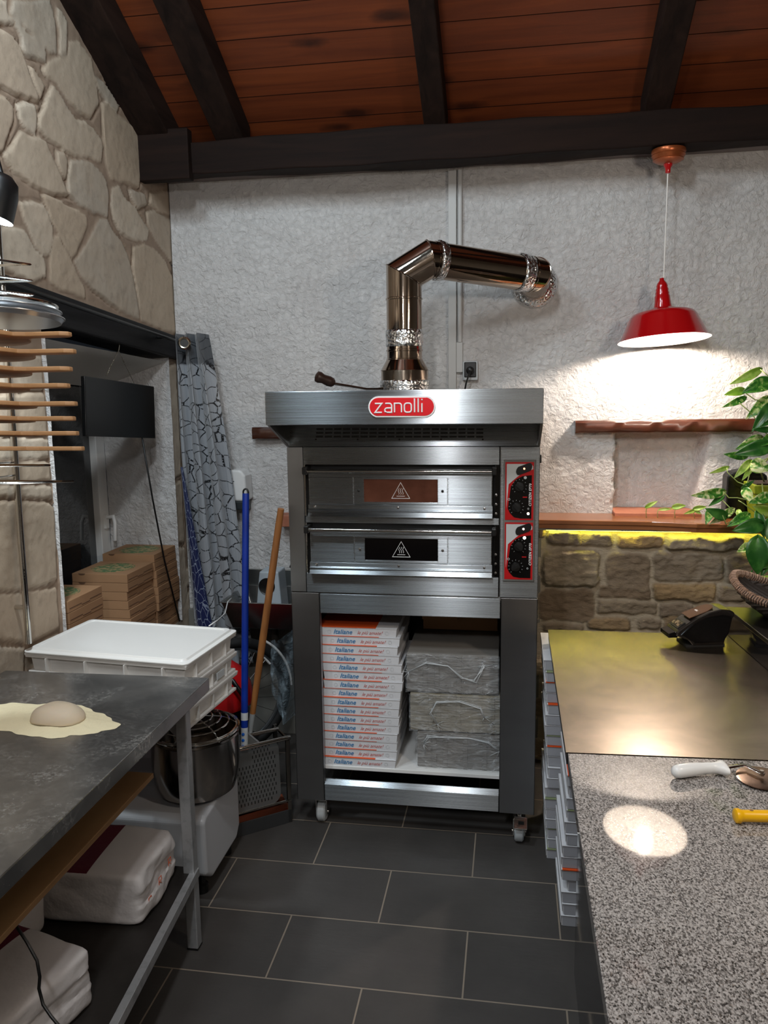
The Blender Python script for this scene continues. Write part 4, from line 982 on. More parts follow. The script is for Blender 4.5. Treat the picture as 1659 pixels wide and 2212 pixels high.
MB().prism([(a * .96 + (xa + xb) / 2 * .04, 1.19 + (b - 1.19) * .96) for a, b in pl_], lambda a, b, d: Vector((a, d, b)), 3.746, 3.752).build('grille', M['black_gloss'], bo, bevel=.002)
gpx = P(1622, 1100, 'y', 3.62).x
pt = thing('flower_pot', 'lime green square pot on the ledge shelf holding the vine', 'flower pot', (gpx + .08, 3.66, 1.18))
def frust(x, y, z0, z1, a, b, nm, mt, par):
    return MB().add([(x - a, y - a, z0), (x + a, y - a, z0), (x + a, y + a, z0), (x - a, y + a, z0), (x - b, y - b, z1), (x + b, y - b, z1), (x + b, y + b, z1), (x - b, y + b, z1)], [(0, 1, 2, 3), (4, 5, 6, 7), (0, 1, 5, 4), (1, 2, 6, 5), (2, 3, 7, 6), (3, 0, 4, 7)]).build(nm, mt, par, bevel=.004)
frust(gpx + .08, 3.66, 1.182, 1.312, .060, .076, 'pot_body', M['green_pot'], pt)
frust(gpx + .08, 3.66, 1.313, 1.352, .080, .084, 'pot_rim', M['green_pot'], pt)
vn_ = thing('trailing_vine', 'variegated pothos vine trailing over the wooden shelf at the right edge', 'plant', (gpx + .08, 3.66, 1.352))
bx('soil', M['soil'], vn_, gpx + .01, gpx + .15, 3.59, 3.73, 1.352, 1.358, bevel=0)
def leaf(par, b, t, wd, mt, roll=0., n=10, name='leaf'):
    b = Vector(b); t = Vector(t); d = t - b; Ln = d.length; d.normalize()
    view = (EYE - b).normalized(); s_ = d.cross(view).normalized(); nrm = s_.cross(d).normalized()
    s_, nrm = s_ * math.cos(roll) + nrm * math.sin(roll), nrm * math.cos(roll) - s_ * math.sin(roll)
    vs = []; fs = []; m_ = 6
    for i in range(n + 1):
        u = i / n; wv = wd * (math.sin(PI * min(u * 1.02, 1)) ** .62) * (1 - u * .55) * 1.12 if 0 < u < 1 else 0
        back = -.10 * Ln if 0 < u < .25 else 0
        for j in range(m_ + 1):
            q = (j / m_ - .5) * 2
            off = d * (Ln * u - abs(q) ** 2 * Ln * .10 * max(0, 1 - u * 3)) + s_ * wv * .5 * q + nrm * (.22 * wv * abs(q) ** 1.4 - Ln * .28 * u * u + .012 * wv)
            vs.append(b + off)
    for i in range(n):
        for j in range(m_): a = i * (m_ + 1) + j; fs.append((a, a + 1, a + m_ + 2, a + m_ + 1))
    return MB().add(vs, fs).build(name, mt, par, smooth='all', solid=.0008)
def Z6(x, y): return 1350 + x / 5.265, 760 + y / 5.265
def Z7(x, y): return 1400 + x / 6.32, 1100 + y / 6.32
LV = [((1540,200),(1250,360),120,'leaf2',3.6),((1360,440),(1175,470),110,'leaf2',3.62),((1370,520),(1160,620),90,'leaf',3.6),((1660,340),(1380,430),190,'leaf',3.5),((1640,520),(1420,740),150,'leaf',3.52),((1560,980),(1310,1090),150,'leaf',3.56),((1660,1060),(1305,1150),200,'leaf3',3.48),((1390,1180),(1175,1180),110,'leaf',3.58),
 ((1430,1240),(1270,1410),95,'leaf2',3.50),((1450,1270),(1640,1340),190,'leaf',3.46),((1175,1310),(1005,1375),60,'leaf2',3.56),((1130,1590),(805,1645),130,'leaf',3.52),((1120,1630),(985,1735),80,'leaf3',3.54),((1360,1560),(1440,1700),130,'leaf',3.46),((1150,1880),(960,1800),140,'leaf3',3.5),((985,1790),(930,1935),110,'leaf',3.52),((1230,1790),(1000,1945),110,'leaf',3.55),
 ((1410,1850),(1200,1960),130,'leaf',3.46),((1560,1960),(1275,2020),190,'leaf3',3.42),((1510,1810),(1575,2090),120,'leaf3',3.45),((1660,1830),(1500,1770),130,'leaf2',3.46),((1660,1640),(1450,1700),140,'leaf',3.44),((1660,600),(1480,880),150,'leaf3',3.5),((1660,880),(1500,890),80,'leaf3',3.48),((1680,960),(1560,1050),120,'leaf',3.5),((1450,1310),(1355,1430),70,'leaf2',3.5),((1650,1900),(1610,2110),120,'leaf3',3.46),((1330,1560),(1450,1480),60,'leaf3',3.5),
 ((1680,770),(1590,820),90,'leaf3',3.5),((1290,1800),(1310,1900),70,'leaf2',3.5)]
for b_, t_, wd, mt_, Y in LV:
    b = P(*Z6(*b_), 'y', Y + .02); t = P(*Z6(*t_), 'y', Y - .03)
    leaf(vn_, b, t, wd / 5.265 / FPX * 3.6, M[mt_], random.uniform(-.25, .25))
for b_, t_, wd, mt_, Y in [((1500,390),(1500,890),340,'leaf3',3.40),((1400,500),(1250,560),150,'leaf',3.42),((1660,690),(1530,800),150,'leaf3',3.42),((1700,960),(1400,1170),230,'leaf2',3.2),((1640,700),(1560,900),120,'leaf3',3.44)]:
    b = P(*Z7(*b_), 'y', Y + .02); t = P(*Z7(*t_), 'y', Y - .02)
    leaf(vn_, b, t, wd / 6.32 / FPX * 3.5, M[mt_], random.uniform(-.2, .2))
stm = [[(1660,300),(1540,200)],[(1590,560),(1480,545),(1360,460)],[(1660,1000),(1430,690),(1300,580)],[(1640,1200),(1450,1300),(1380,1520),(1280,1480),(1165,1370),(1160,1320)],[(1640,1750),(1400,1690),(1280,1660),(1180,1660),(1130,1600)],[(1640,1950),(1500,1840),(1340,1720),(1290,1690)],[(1500,2000),(1300,1870),(1180,1760),(1110,1690)],[(1300,1870),(1150,1960),(1110,1860)],[(1560,1500),(1600,1900),(1560,2200)],[(1620,1900),(1580,2150)]]
for i, s_ in enumerate(stm):
    MB().tube([P(*Z6(*q), 'y', 3.50 + .02 * (k % 2)) for k, q in enumerate(s_)], .0022, 6).build('stem', M['stem'], vn_, smooth='all')
MB().tube([P(*Z7(*q), 'y', 3.40) for q in ((1420, 830), (1370, 1000), (1310, 1140))], .003, 6).build('stem', M['leaf3'], vn_, smooth='all')
MB().tube([(gpx + .06, 3.66, 1.355), (gpx + .02, 3.60, 1.42), P(*Z6(1640, 1200), 'y', 3.50)], .003, 6).build('stem', M['stem'], vn_, smooth='all')
spr = [(245, 1840, 250, 1755, [(235, 1770, 362, 1700, 60)], 'leaf2', 'sprig with one leaf, farthest left on the ledge shelf'),
       (375, 1855, 380, 1790, [(390, 1795, 530, 1785, 40)], 'leaf2', 'sprig with a narrow drooping leaf, second on the ledge shelf'),
       (570, 1855, 572, 1790, [(540, 1770, 685, 1745, 80)], 'leaf2', 'sprig with a broad upright leaf in the middle of the ledge shelf'),
       (790, 1860, 790, 1800, [(780, 1790, 920, 1760, 70), (800, 1800, 685, 1842, 50), (800, 1800, 860, 1840, 50)], 'leaf2', 'sprig with three leaves nearest the vine on the ledge shelf')]
for x0_, y0_, x1_, y1_, lv, mt_, lab in spr:
    r0 = P(*Z6(x0_, y0_), 'y', 3.745); r0.z = 1.181
    sg = thing('plant_sprig', 'small green ' + lab, 'plant', tuple(r0), 'sprigs rooted along the ledge shelf')
    top_ = P(*Z6(x1_, y1_), 'y', r0.y)
    MB().tube([r0, r0.lerp(top_, .5) + Vector((-.003, 0, 0)), top_], .0016, 6).build('stem', M['stem'], sg, smooth='all')
    for a, b, c2, d2, wd in lv: leaf(sg, P(*Z6(a, b), 'y', r0.y), P(*Z6(c2, d2), 'y', r0.y - .02), wd / 5.265 / FPX * 3.7, M[mt_], .1)
# ================================================================ BOXES IN THE STAND
t1 = text_mesh('Italiane', .0265, .35, .0003, 1.0); t2 = text_mesh('le più amate!', .0205, .45, -.0001, .95)
ypos = [(1349,700,855),(1370,700,861),(1391,700,857),(1411,700,860),(1431,700,866),(1450,700,868),(1470,700,868),(1491,703,864),(1510,705,862),(1529,705,860),(1548,705,860),(1567,705,860),(1586,708,857),(1605,708,856),(1624,708,855),(1643,709,853)]
YBX = 3.00; proto = None
zs_ = .262; n = len(ypos); hh = .0352
for i, (py, xl, xr) in enumerate(reversed(ypos)):
    q = P(xr, py, 'y', YBX); z = zs_ + i * (hh + .0012)
    k = n - 1 - i
    tops = {0: 'topmost', 1: 'second from the top', 2: 'third from the top', 3: 'fourth from the top', 4: 'fifth from the top', 5: 'sixth from the top', 6: 'seventh from the top', 7: 'eighth from the top', 8: 'ninth from the top', 9: 'seventh from the bottom', 10: 'sixth from the bottom', 11: 'fifth from the bottom', 12: 'fourth from the bottom', 13: 'third from the bottom', 14: 'second from the bottom', 15: 'bottommost'}[k]
    lab = 'white pizza box with Italiane lettering in the oven stand, %s' % tops
    if proto is None:
        proto = thing('pizza_box', lab, 'pizza box', (q.x, YBX, z), 'white pizza boxes stacked in the oven stand')
        o_ = Vector((q.x, YBX, z)); w_ = .315
        MB().prism([(-w_, 0), (0, 0), (.003, hh - .002), (-w_ - .003, hh - .002)], lambda a, b, d: o_ + Vector((a, d, b)), 0, .32).build('tray', M['whitebox'], proto, bevel=.001)
        MB().box(o_.x - w_ - .004, o_.x + .004, o_.y - .002, o_.y + .32, z + hh - .002, z + hh).build('lid', M['whitebox'], proto, bevel=.0005)
        ob = MB().box(o_.x - w_ - .004, o_.x - w_ + .235, o_.y - .0028, o_.y + .31, z + hh, z + hh + .0011); ob.k = 1; ob.box(o_.x - w_ + .235, o_.x + .001, o_.y - .0015, o_.y + .31, z + hh, z + hh + .0008)
        ob.build('lid_print', [M['orange'], M['whitebox']], proto)
        text_obj('lettering', t1, M['blue_print'], Matrix.Translation((o_.x - .252, YBX - .0012, z + .0085)) @ RX, proto)
        text_obj('lettering', t2, M['red_print'], Matrix.Translation((o_.x - .156, YBX - .0012, z + .0095)) @ RX, proto)
        for xx in (-.268, -.036): MB().lathe([(.0066, 0), (.0072, 0), (.0072, .0004), (.0066, .0004)], (o_.x + xx, YBX - .0012, z + .0165), 20, RX).build('round_emblem', M['label_grey'], proto)
    else:
        b = dup(proto, (q.x + random.uniform(-.001, .001), YBX + random.uniform(0, .006), z), random.uniform(-.006, .006) , lab)
# wrapped card stacks
cds = [(.262, .150, 'tan', 900, 'darkest bottom bundle'), (.417, .158, 'tan', 885, ''), (.580, .160, 'grey', 878, '')]
labs = ['grey cardboard bundle in plastic film, lowest of three in the oven stand', 'paler tan cardboard bundle in plastic film, middle of three in the oven stand', 'grey cardboard bundle in plastic film, topmost of three in the oven stand']
for i, (z, hgt_, _, xl, _2) in enumerate(cds):
    q = P(xl, 1500, 'y', 3.02); x1_ = (-.026, -.020, -.040)[i]
    t = thing('cardboard_bundle', labs[i], 'cardboard bundle', ((q.x + x1_) / 2, 3.02, z), 'film-wrapped cardboard bundles in the oven stand')
    bx('folded_boards', M['tancard' if i == 1 else 'greycard'], t, q.x, x1_, 3.03, 3.40, z + .001, z + hgt_, bevel=.004)
    wdt = x1_ - q.x
    sm = MB()
    for f in ((.20, .33, .57, .80) if i != 1 else (.22, .30, .52, .88)): sm.box(q.x + wdt * f - .007, q.x + wdt * f + .010, 3.0265, 3.031, z + .004, z + hgt_ - .004)
    sm.build('card_tabs', M['tancard' if i == 1 else 'greycard'], t, bevel=.001)
    g = MB(); U_, V_ = 26, 14; vs = []; fs = []
    for a in range(U_ + 1):
        for b in range(V_ + 1):
            x = q.x - .003 + (wdt + .006) * a / U_; zz = z + .002 + (hgt_ + .0) * b / V_; vs.append((x, 3.018 + .0055 * math.sin(a * .9 + b * 1.4) * math.sin(b * .7 + i) + random.uniform(-.002, .002), zz))
    for a in range(U_):
        for b in range(V_): k = a * (V_ + 1) + b; fs.append((k, k + 1, k + V_ + 2, k + V_ + 1))
    g.add(vs, fs).build('plastic_film', M['film'], t, smooth='all')
    tw = MB()
    arcs = {0: [(.08, .72), (.14, .93), (.35, .96), (.62, .96), (.86, .84), (.97, .62)], 1: [(.30, .25), (.22, .55), (.30, .82), (.55, .88), (.75, .72), (.80, .5)], 2: [(.03, .55), (.22, .80), (.45, .72), (.62, .45), (.75, .38), (.84, .78)]}[i]
    for kk in range(4):
        tw.tube([(q.x + wdt * a + random.uniform(-.006, .006), 3.011, z + hgt_ * b + random.uniform(-.006, .006)) for a, b in arcs], .0011, 5)
    for a, b in (arcs[0], arcs[-1]):
        for kk in range(6): tw.tube([(q.x + wdt * a, 3.011, z + hgt_ * b), (q.x + wdt * a + random.uniform(-.04, .04), 3.013, z + hgt_ * b - random.uniform(-.02, .05))], .0008, 4)
    tw.build('twisted_film', pm('twisted_film_strand_%d' % i, 'c8cdd0', .3), t, smooth='all')
t = thing('cardboard_carton', 'brown cardboard carton at the back of the oven stand', 'carton', (-.2, 3.35, .745))
bx('carton_body', M['kraft'], t, -.37, -.05, 3.34, 3.60, .745, .90, bevel=.003); bx('flap', M['kraft'], t, -.37, -.22, 3.30, 3.338, .80, .905, bevel=.001)
# ================================================================ BOX STACKS BESIDE THE COUNTER
def flatstack(nm, X0, Y0, z0, n, hgt_, drift, group, place, seed):
    r = random.Random(seed); pr = None
    for i in range(n):
        z = z0 + i * hgt_; x = X0 + drift(i) + r.uniform(-.004, .004); y = Y0 + r.uniform(-.006, .006)
        nmz = ['bottommost', 'second from the bottom', 'third from the bottom', 'fourth from the bottom'][i] if i < 4 else ('topmost' if i == n - 1 else ('box %s' % ''))
        if nmz.startswith('box'): nmz = ['fifth', 'sixth', 'seventh', 'eighth', 'ninth', 'tenth', 'eleventh', 'twelfth', 'thirteenth', 'fourteenth', 'fifteenth', 'sixteenth', 'seventeenth', 'eighteenth', 'nineteenth', 'twentieth', 'twenty-first', 'twenty-second'][i - 4] + ' from the bottom'
        lab = 'white pizza box %s of the %s' % (nmz, place)
        k = {0: 'w', 1: 'o', 2: 'g'}[0 if r.random() < .55 else (1 if r.random() < .75 else 2)]
        t = thing('pizza_box', lab, 'pizza box', (x, y, z), group)
        bx('tray', M['whitebox'], t, x + .003, x + .33, y + .003, y + .33, z, z + hgt_ - .004, bevel=.0012)
        bx('front_flap', M['whitebox_in'], t, x + .006, x + .327, y, y + .003, z + .001, z + hgt_ - .005, bevel=.0005)
        MB().box(x, x + .002, y - .001, y + .335, z + hgt_ * .30, z + hgt_ - .002).box(x, x + .333, y - .002, y + .335, z + hgt_ - .004, z + hgt_ - .0015).build('lid', M['whitebox'], t, bevel=.0006)
        if k != 'w': bx('lid_print', M['orange' if k == 'o' else 'pale_olive'], t, x + .004, x + .33, y - .003, y + .32, z + hgt_ - .0042, z + hgt_ - .0008, bevel=0)
flatstack('a', .181, 2.485, .0, 19, .0415, lambda i: .0008 * i + (.016 if i == 3 else 0) - (.010 if 4 <= i < 7 else 0), 'white pizza boxes stacked beside the counter', 'front stack beside the counter', 3)
flatstack('b', .146, 2.87, .0, 19, .0415, lambda i: -.0008 * i + .004 * math.sin(i), 'white pizza boxes stacked beside the counter', 'rear stack beside the counter', 5)
# ================================================================ LEFT WORK TABLE
TZ = .875
wt = thing('work_table', 'steel-topped work table with floury surface on the left', 'work table', (-1.29, 1.3, 0))
MB().prism([(-1.640, .35), (-.942, .35), (-.942, 2.318), (-1.640, 2.300)], lambda a, b, d: Vector((a, b, d)), TZ - .042, TZ).build('table_top', M['worktop'], wt, bevel=.0025)
for x, y in ((-1.012, 2.20), (-1.012, .50), (-1.62, 2.20), (-1.62, .50)):
    lg = MB().box(x, x + .036, y, y + .036, 0, TZ - .042).build('leg', M['alu'], wt, bevel=.003); ORG[lg.name] = ORG[wt.name]
    if x > -1.2 and y > 2:
        MB().prism([(x - .11, TZ - .042), (x, TZ - .042), (x, TZ - .16)], lambda a, b, d: Vector((a, d, b)), y + .01, y + .014).build('corner_gusset', M['alu'], lg)
        bx('foot_cap', M['black'], lg, x - .001, x + .037, y - .001, y + .037, 0, .008)
e0 = P(412, 1880, 'z', .27); e1 = P(235, 2212, 'z', .27); ed = (e1 - e0) / (e1.y - e0.y)
far_ = e0 + ed * (2.235 - e0.y); nr_ = e0 + ed * (.45 - e0.y)
MB().prism([(-1.62, .45), (nr_.x, .45), (far_.x, 2.235), (-1.62, 2.235)], lambda a, b, d: Vector((a, b, d)), .250, .268).build('lower_shelf', M['shelfdark'], wt, bevel=.001)
MB().prism([(nr_.x, .45), (nr_.x + .022, .45), (far_.x + .022, 2.235), (far_.x, 2.235)], lambda a, b, d: Vector((a, b, d)), .240, .270).build('shelf_edge_angle', M['alu'], wt, bevel=.001)
bx('middle_board', M['brownboard'], wt, -1.60, -.975, .45, 1.965, .712, .726, bevel=.001)
bx('apron', M['alu'], wt, -1.0, -.985, .54, 2.20, .79, TZ - .042)
bx('apron', M['alu'], wt, -1.60, -.99, 2.225, 2.235, .79, TZ - .042)
bx('board_hanger', M['alu'], wt, -1.60, -1.58, .50, .52, .70, .80); bx('board_hanger', M['alu'], wt, -1.60, -1.58, 1.90, 1.92, .70, .80)
# flour and dough
fl_c = Vector((-1.285, 1.945, TZ)); vs = [fl_c + Vector((0, 0, .016))]; fs = []; NR, NA = 22, 110
for r in range(1, NR + 1):
    t = r / NR
    for a in range(NA):
        an = 2 * PI * a / NA; rr = 1 + .10 * math.sin(an * 2 + .8) + .06 * math.sin(an * 5 + 1) + .03 * math.sin(an * 11) + .018 * math.sin(an * 23 + 2)
        x = .205 * rr * t * math.cos(an); y = .112 * rr * t * math.sin(an) - .035 * t * math.cos(an)
        z = .014 * (1 - t ** 2.2) + .003 * math.sin(x * 60 + y * 31) * (1 - t) + .0012 * math.sin(a * 3.3 + r * 2.1) * (1 - t)
        vs.append(fl_c + Vector((x, y, z + .0006)))
for a in range(NA): fs.append((0, 1 + a, 1 + (a + 1) % NA))
for r in range(NR - 1):
    for a in range(NA): i = 1 + r * NA + a; j = 1 + r * NA + (a + 1) % NA; fs.append((i, i + NA, j + NA, j))
tag(MB().add(vs, fs).build('flour_heap', M['flour'], None, smooth='all'), 'spread heap of pale yellow flour on the steel work table', 'flour')
dc = P(126, 1552, 'z', TZ + .013); vs = []; fs = []
for i in range(17):
    ph = PI * .5 * i / 16 * 1.15
    for j in range(40):
        an = 2 * PI * j / 40; r = math.sin(ph) ** .85 if i else 0
        bl_ = 1 + .05 * math.sin(an * 2 + 1) + .02 * math.sin(an * 3 + i * .2)
        vs.append(dc + Vector(((.073) * r * bl_ * math.cos(an), .054 * r * bl_ * math.sin(an), max(.044 * math.cos(ph), -.001) + .002 * math.sin(an * 3 + ph * 4) * r)))
for i in range(16):
    for j in range(40): fs.append((i * 40 + j, i * 40 + (j + 1) % 40, i * 40 + 40 + (j + 1) % 40, i * 40 + 40 + j))
tag(MB().add(vs, fs).build('dough_ball', M['dough'], None, smooth='all'), 'round ball of dough resting on the flour heap', 'dough')
# flour bags
def bag(nm, label, c, size, rot, seed, mar, up=(0, 0, 0)):
    r = random.Random(seed); N_ = 24; t = thing(nm, label, 'flour bag', tuple(c), 'paper flour bags under the work table')
    R3 = Matrix.Translation(c) @ Matrix.Rotation(rot, 4, 'Z') @ Matrix.Rotation(up[0], 4, 'X') @ Matrix.Rotation(up[1], 4, 'Y')
    idx = {}; vs = []; fs = []; tags_ = []
    def vert(i, j, k):
        key = (i, j, k)
        if key not in idx:
            u, v, w_ = i / N_ * 2 - 1, j / N_ * 2 - 1, k / N_ * 2 - 1
            p_ = 16.0; l = (abs(u) ** p_ + abs(v) ** p_ + abs(w_) ** p_) ** (1 / p_); q = Vector((u, v, w_)) / max(l, 1e-6)
            bul = 1 + .05 * (1 - u * u) * (1 - v * v)
            n3 = .022 * math.sin(u * 4 + seed) * math.sin(v * 4 + w_ * 3 + seed) + .014 * abs(math.sin(u * 4 + w_ * 3 + v * 2 + seed)) + .008 * abs(math.sin(v * 5 - w_ * 4 + u * 2)) + r.uniform(-.002, .002)
            z = q.z * bul; x = q.x * (1 + n3); y = q.y * (1 + n3)
            if z < -.2: z = max(z, -1)
            x += .05 * (abs(w_) < .3) * (1 if u > 0 else -1) * -.5
            idx[key] = len(vs); vs.append(R3 @ Vector((x * size[0] / 2, y * size[1] / 2, (z * (1 + n3) + 1) * size[2] / 2)))
        return idx[key]
    for s_ in (0, N_):
        for a in range(N_):
            for b in range(N_):
                for f_, cond in (((lambda i, j: (s_, i, j)), 'x'), ((lambda i, j: (i, s_, j)), 'y'), ((lambda i, j: (i, j, s_)), 'z')):
                    fs.append((vert(*f_(a, b)), vert(*f_(a + 1, b)), vert(*f_(a + 1, b + 1)), vert(*f_(a, b + 1))))
                    u = (a + .5) / N_ * 2 - 1; v = (b + .5) / N_ * 2 - 1
                    tags_.append(1 if mar(cond, s_ > 0, u, v) else 0)
    mb = MB(); mb.add(vs, fs); mb.m = tags_
    mn = min(v.z for v in mb.v)
    for v in mb.v: v.z += c.z - mn
    b_ = mb.build('paper_bag', [M['paper'], M['maroon']], t, smooth=True); ORG[b_.name] = ORG[t.name]
    return t, b_, R3
t, b_, R3 = bag('flour_bag', 'white flour bag with maroon top lying at the far end of the lower shelf', Vector((-1.235, 2.055, .269)), (.42, .26, .155), math.radians(2), 1, lambda c, s_, u, v: c == 'z' and s_ and u < .25)
for k in range(3):
    q = R3 @ Vector((.2125, -.075 + k * .075, .05 + .014 * k))
    MB().tube([q + Vector((.001, -.010, -.010)), q + Vector((.001, -.010, .012)), q + Vector((.001, .006, .012)), q + Vector((.001, .008, 0)), q + Vector((.001, -.006, -.002)), q + Vector((.001, .008, -.012))], .0011, 4).build('ink_stamp', M['ink'], t)
bag('flour_bag', 'white flour bag with maroon top lying nearest the camera on the lower shelf', Vector((-1.22, 1.565, .269)), (.36, .27, .15), math.radians(-14), 2, lambda c, s_, u, v: c == 'z' and s_ and u < -.05)
bag('flour_bag', 'upright flour bag with maroon band between the two lying bags', Vector((-1.42, 1.838, .269)), (.24, .15, .27), math.radians(-8), 3, lambda c, s_, u, v: c in 'xy' and s_ == (c == 'x') and v > .1 and v < .8)
tag(MB().tube([P(a, b, 'y', y) for a, b, y in ((-40, 1975, 1.42), (0, 1984, 1.42), (35, 2000, 1.42), (58, 2035, 1.41), (80, 2075, 1.40), (86, 2110, 1.39), (84, 2135, 1.39), (93, 2170, 1.38), (110, 2195, 1.37), (135, 2225, 1.36), (150, 2260, 1.36))], .0034, 8).build('power_cable', M['black'], None, smooth='all'), 'thin black cable hanging in front of the flour bags', 'cable')
# ================================================================ DOUGH TRAYS AND MIXER
TR = Matrix.Translation((-1.318, 2.568, 0)) @ Matrix.Rotation(math.radians(-5.5), 4, 'Z')
def ring(mb, hx, hy, z0, z1, w_, mtx, hx1=None, hy1=None):
    hx1 = hx1 or hx; hy1 = hy1 or hy
    o0 = [(-hx, -hy), (hx, -hy), (hx, hy), (-hx, hy)]; o1 = [(-hx1, -hy1), (hx1, -hy1), (hx1, hy1), (-hx1, hy1)]
    vs = [mtx @ Vector((x, y, z0)) for x, y in o0] + [mtx @ Vector((x, y, z1)) for x, y in o1] + [mtx @ Vector((x - w_ * (1 if x > 0 else -1), y - w_ * (1 if y > 0 else -1), z0)) for x, y in o0] + [mtx @ Vector((x - w_ * (1 if x > 0 else -1), y - w_ * (1 if y > 0 else -1), z1)) for x, y in o1]
    fs = []
    for j in range(4): k = (j + 1) % 4; fs += [(j, k, 4 + k, 4 + j), (8 + j, 12 + j, 12 + k, 8 + k), (4 + j, 4 + k, 12 + k, 12 + j), (j, 8 + j, 8 + k, k)]
    mb.add(vs, fs)
tl = ['white plastic dough tray, lowest of the stack over the mixer', 'white plastic dough tray, middle of the stack over the mixer', 'white plastic dough tray directly under the lid, topmost of the stack']
for i in range(3):
    z = .676 + i * .0745; t = thing('dough_tray', tl[i], 'dough tray', (-1.318, 2.568, z), 'stacked white dough trays')
    mb = MB(); ring(mb, .286, .170, z + .0, z + .062, .005, TR, .292, .176)
    mb.box(-.284, .284, -.168, .168, z, z + .005, TR); mb.build('tray_body', M['crate'], t, bevel=.002)
    mb = MB(); ring(mb, .304, .188, z + .058, z + .0735, .013, TR, .306, .190); ring(mb, .306, .190, z + .066, z + .0735, .003, TR); mb.build('rim', M['crate'], t, bevel=.003)
    for f in (-.22, -.07, .08, .22):
        for s_ in (-1, 1): MB().box(f - .002, f + .002, s_ * .175 if s_ > 0 else -.196, s_ * .175 + .012 if s_ > 0 else -.171, z + .006, z + .060, TR).build('rib', M['crate'], t)
    for f in (-.11, 0, .11): MB().box(.286, .302, f - .002, f + .002, z + .006, z + .060, TR).build('rib', M['crate'], t)
    mb = MB(); ring(mb, .300, .184, z + .0, z + .010, .014, TR); mb.build('foot_rim', M['crate'], t, bevel=.002)
    if i == 1: MB().box(.3, .3035, .03, .085, z + .020, z + .044, TR).build('moulded_label', M['label_grey'], t)
z = .676 + 3 * .0745
t = thing('tray_lid', 'translucent white lid closing the stack of dough trays', 'tray lid', (-1.318, 2.568, z))
mb = MB(); o = [(-.312, -.195), (.312, -.195), (.312, .195), (-.312, .195)]
rp = []
for (x, y) in o:
    sx_, sy_ = (1 if x > 0 else -1), (1 if y > 0 else -1)
    a0 = {(-1, -1): 180, (1, -1): 270, (1, 1): 0, (-1, 1): 90}[(sx_, sy_)]
    for k in range(6): an = math.radians(a0 + k * 18); rp.append((x - sx_ * .022 + .022 * math.cos(an), y - sy_ * .022 + .022 * math.sin(an)))
def lay(sc_, zz): return [TR @ Vector((a * sc_[0], b * sc_[1], zz)) for a, b in rp]
Ls = [lay((1, 1), z + .000), lay((1.0, 1.0), z + .005), lay((.955, .925), z + .008), lay((.94, .90), z + .015), lay((.90, .84), z + .015), lay((.893, .83), z + .012)]
vs = [v for l in Ls for v in l]; n_ = len(rp); fs = []
for i in range(len(Ls) - 1):
    for j in range(n_): fs.append((i * n_ + j, i * n_ + (j + 1) % n_, (i + 1) * n_ + (j + 1) % n_, (i + 1) * n_ + j))
fs += [tuple(range(n_))[::-1], tuple((len(Ls) - 1) * n_ + j for j in range(n_))]
mb.add(vs, fs).build('lid_plate', M['crate'], t, smooth=True, bevel=.001)
mx = thing('spiral_mixer', 'white spiral dough mixer with steel bowl behind the work table', 'dough mixer', (-1.25, 2.6, 0))
mprof = [(2.44, .10), (2.435, .300), (2.46, .318), (2.54, .322), (2.60, .335), (2.66, .362), (2.70, .395), (2.765, .425), (2.79, .43), (2.79, .10), (2.75, .06), (2.50, .06)]
mm = pm('mixer_white_paint', 'c4c6ca', .35)
MB().prism(mprof, lambda a, b, d: Vector((d, a, b)), -1.44, -1.035).build('mixer_body', mm, mx, bevel=.014, segs=4)
MB().box(-1.62, -1.44, 2.46, 2.79, .06, .63).build('column', mm, mx, bevel=.02, segs=4)
MB().box(-1.62, -1.30, 2.44, 2.80, .60, .674).build('mixer_head', mm, mx, bevel=.012, segs=3)
bc = Vector((-1.128, 2.615, 0)); br = .158
MB().lathe([(0, .330), (.110, .330), (.138, .345), (.150, .38), (br, .44), (br, .548), (br + .006, .553), (br + .004, .560), (br - .003, .556), (br - .004, .44), (.13, .36), (0, .35)], bc, 72).build('bowl', pm('polished_bowl', 'aaa49e', .16, 1., var=(2, '8a8480', .4, .7)), mx, smooth=True)
MB().lathe([(.0, .40), (.10, .405), (.14, .43), (.155, .48)], bc, 40).build('bowl_interior_flour', pm('bowl_residue', '54483c', .7), mx, smooth='all')
for r_2, zz in ((.150, .570), (.124, .588), (.096, .600), (.066, .606), (.036, .610)):
    MB().tube([bc + Vector((r_2 * math.cos(a), r_2 * math.sin(a), zz)) for a in [math.radians(-115 + 9 * k) for k in range(27)]], .0036, 8).build('guard_wire', M['chrome'], mx, smooth=True)
for a in (-95, -35, 25, 85):
    ca, sa = math.cos(math.radians(a)), math.sin(math.radians(a)); MB().tube([bc + Vector((r_2 * ca, r_2 * sa, zz - .004)) for r_2, zz in ((.155, .562), (.150, .570), (.124, .588), (.096, .600), (.036, .610))], .0036, 8).build('guard_spoke', M['chrome'], mx, smooth=True)
MB().tube([bc + Vector((br * math.cos(a), br * math.sin(a), .568)) for a in [2 * PI * k / 48 for k in range(48)]], .0052, 8, closed=True).build('guard_ring', M['chrome'], mx, smooth=True)
MB().tube([bc + Vector((x, y, z_)) for x, y, z_ in ((-.09, 0, .66), (-.09, 0, .50), (-.03, .05, .47), (.02, 0, .44), (-.04, -.05, .41))], .009, 10).build('spiral_hook', M['chrome'], mx, smooth='all')
for x, y in ((-1.08, 2.50), (-1.08, 2.74), (-1.40, 2.50), (-1.56, 2.74)): MB().lathe([(0, 0), (.022, 0), (.022, .03), (.012, .035), (.012, .065), (0, .065)], (x, y, 0), 20).build('foot', M['black'], mx, smooth=True)
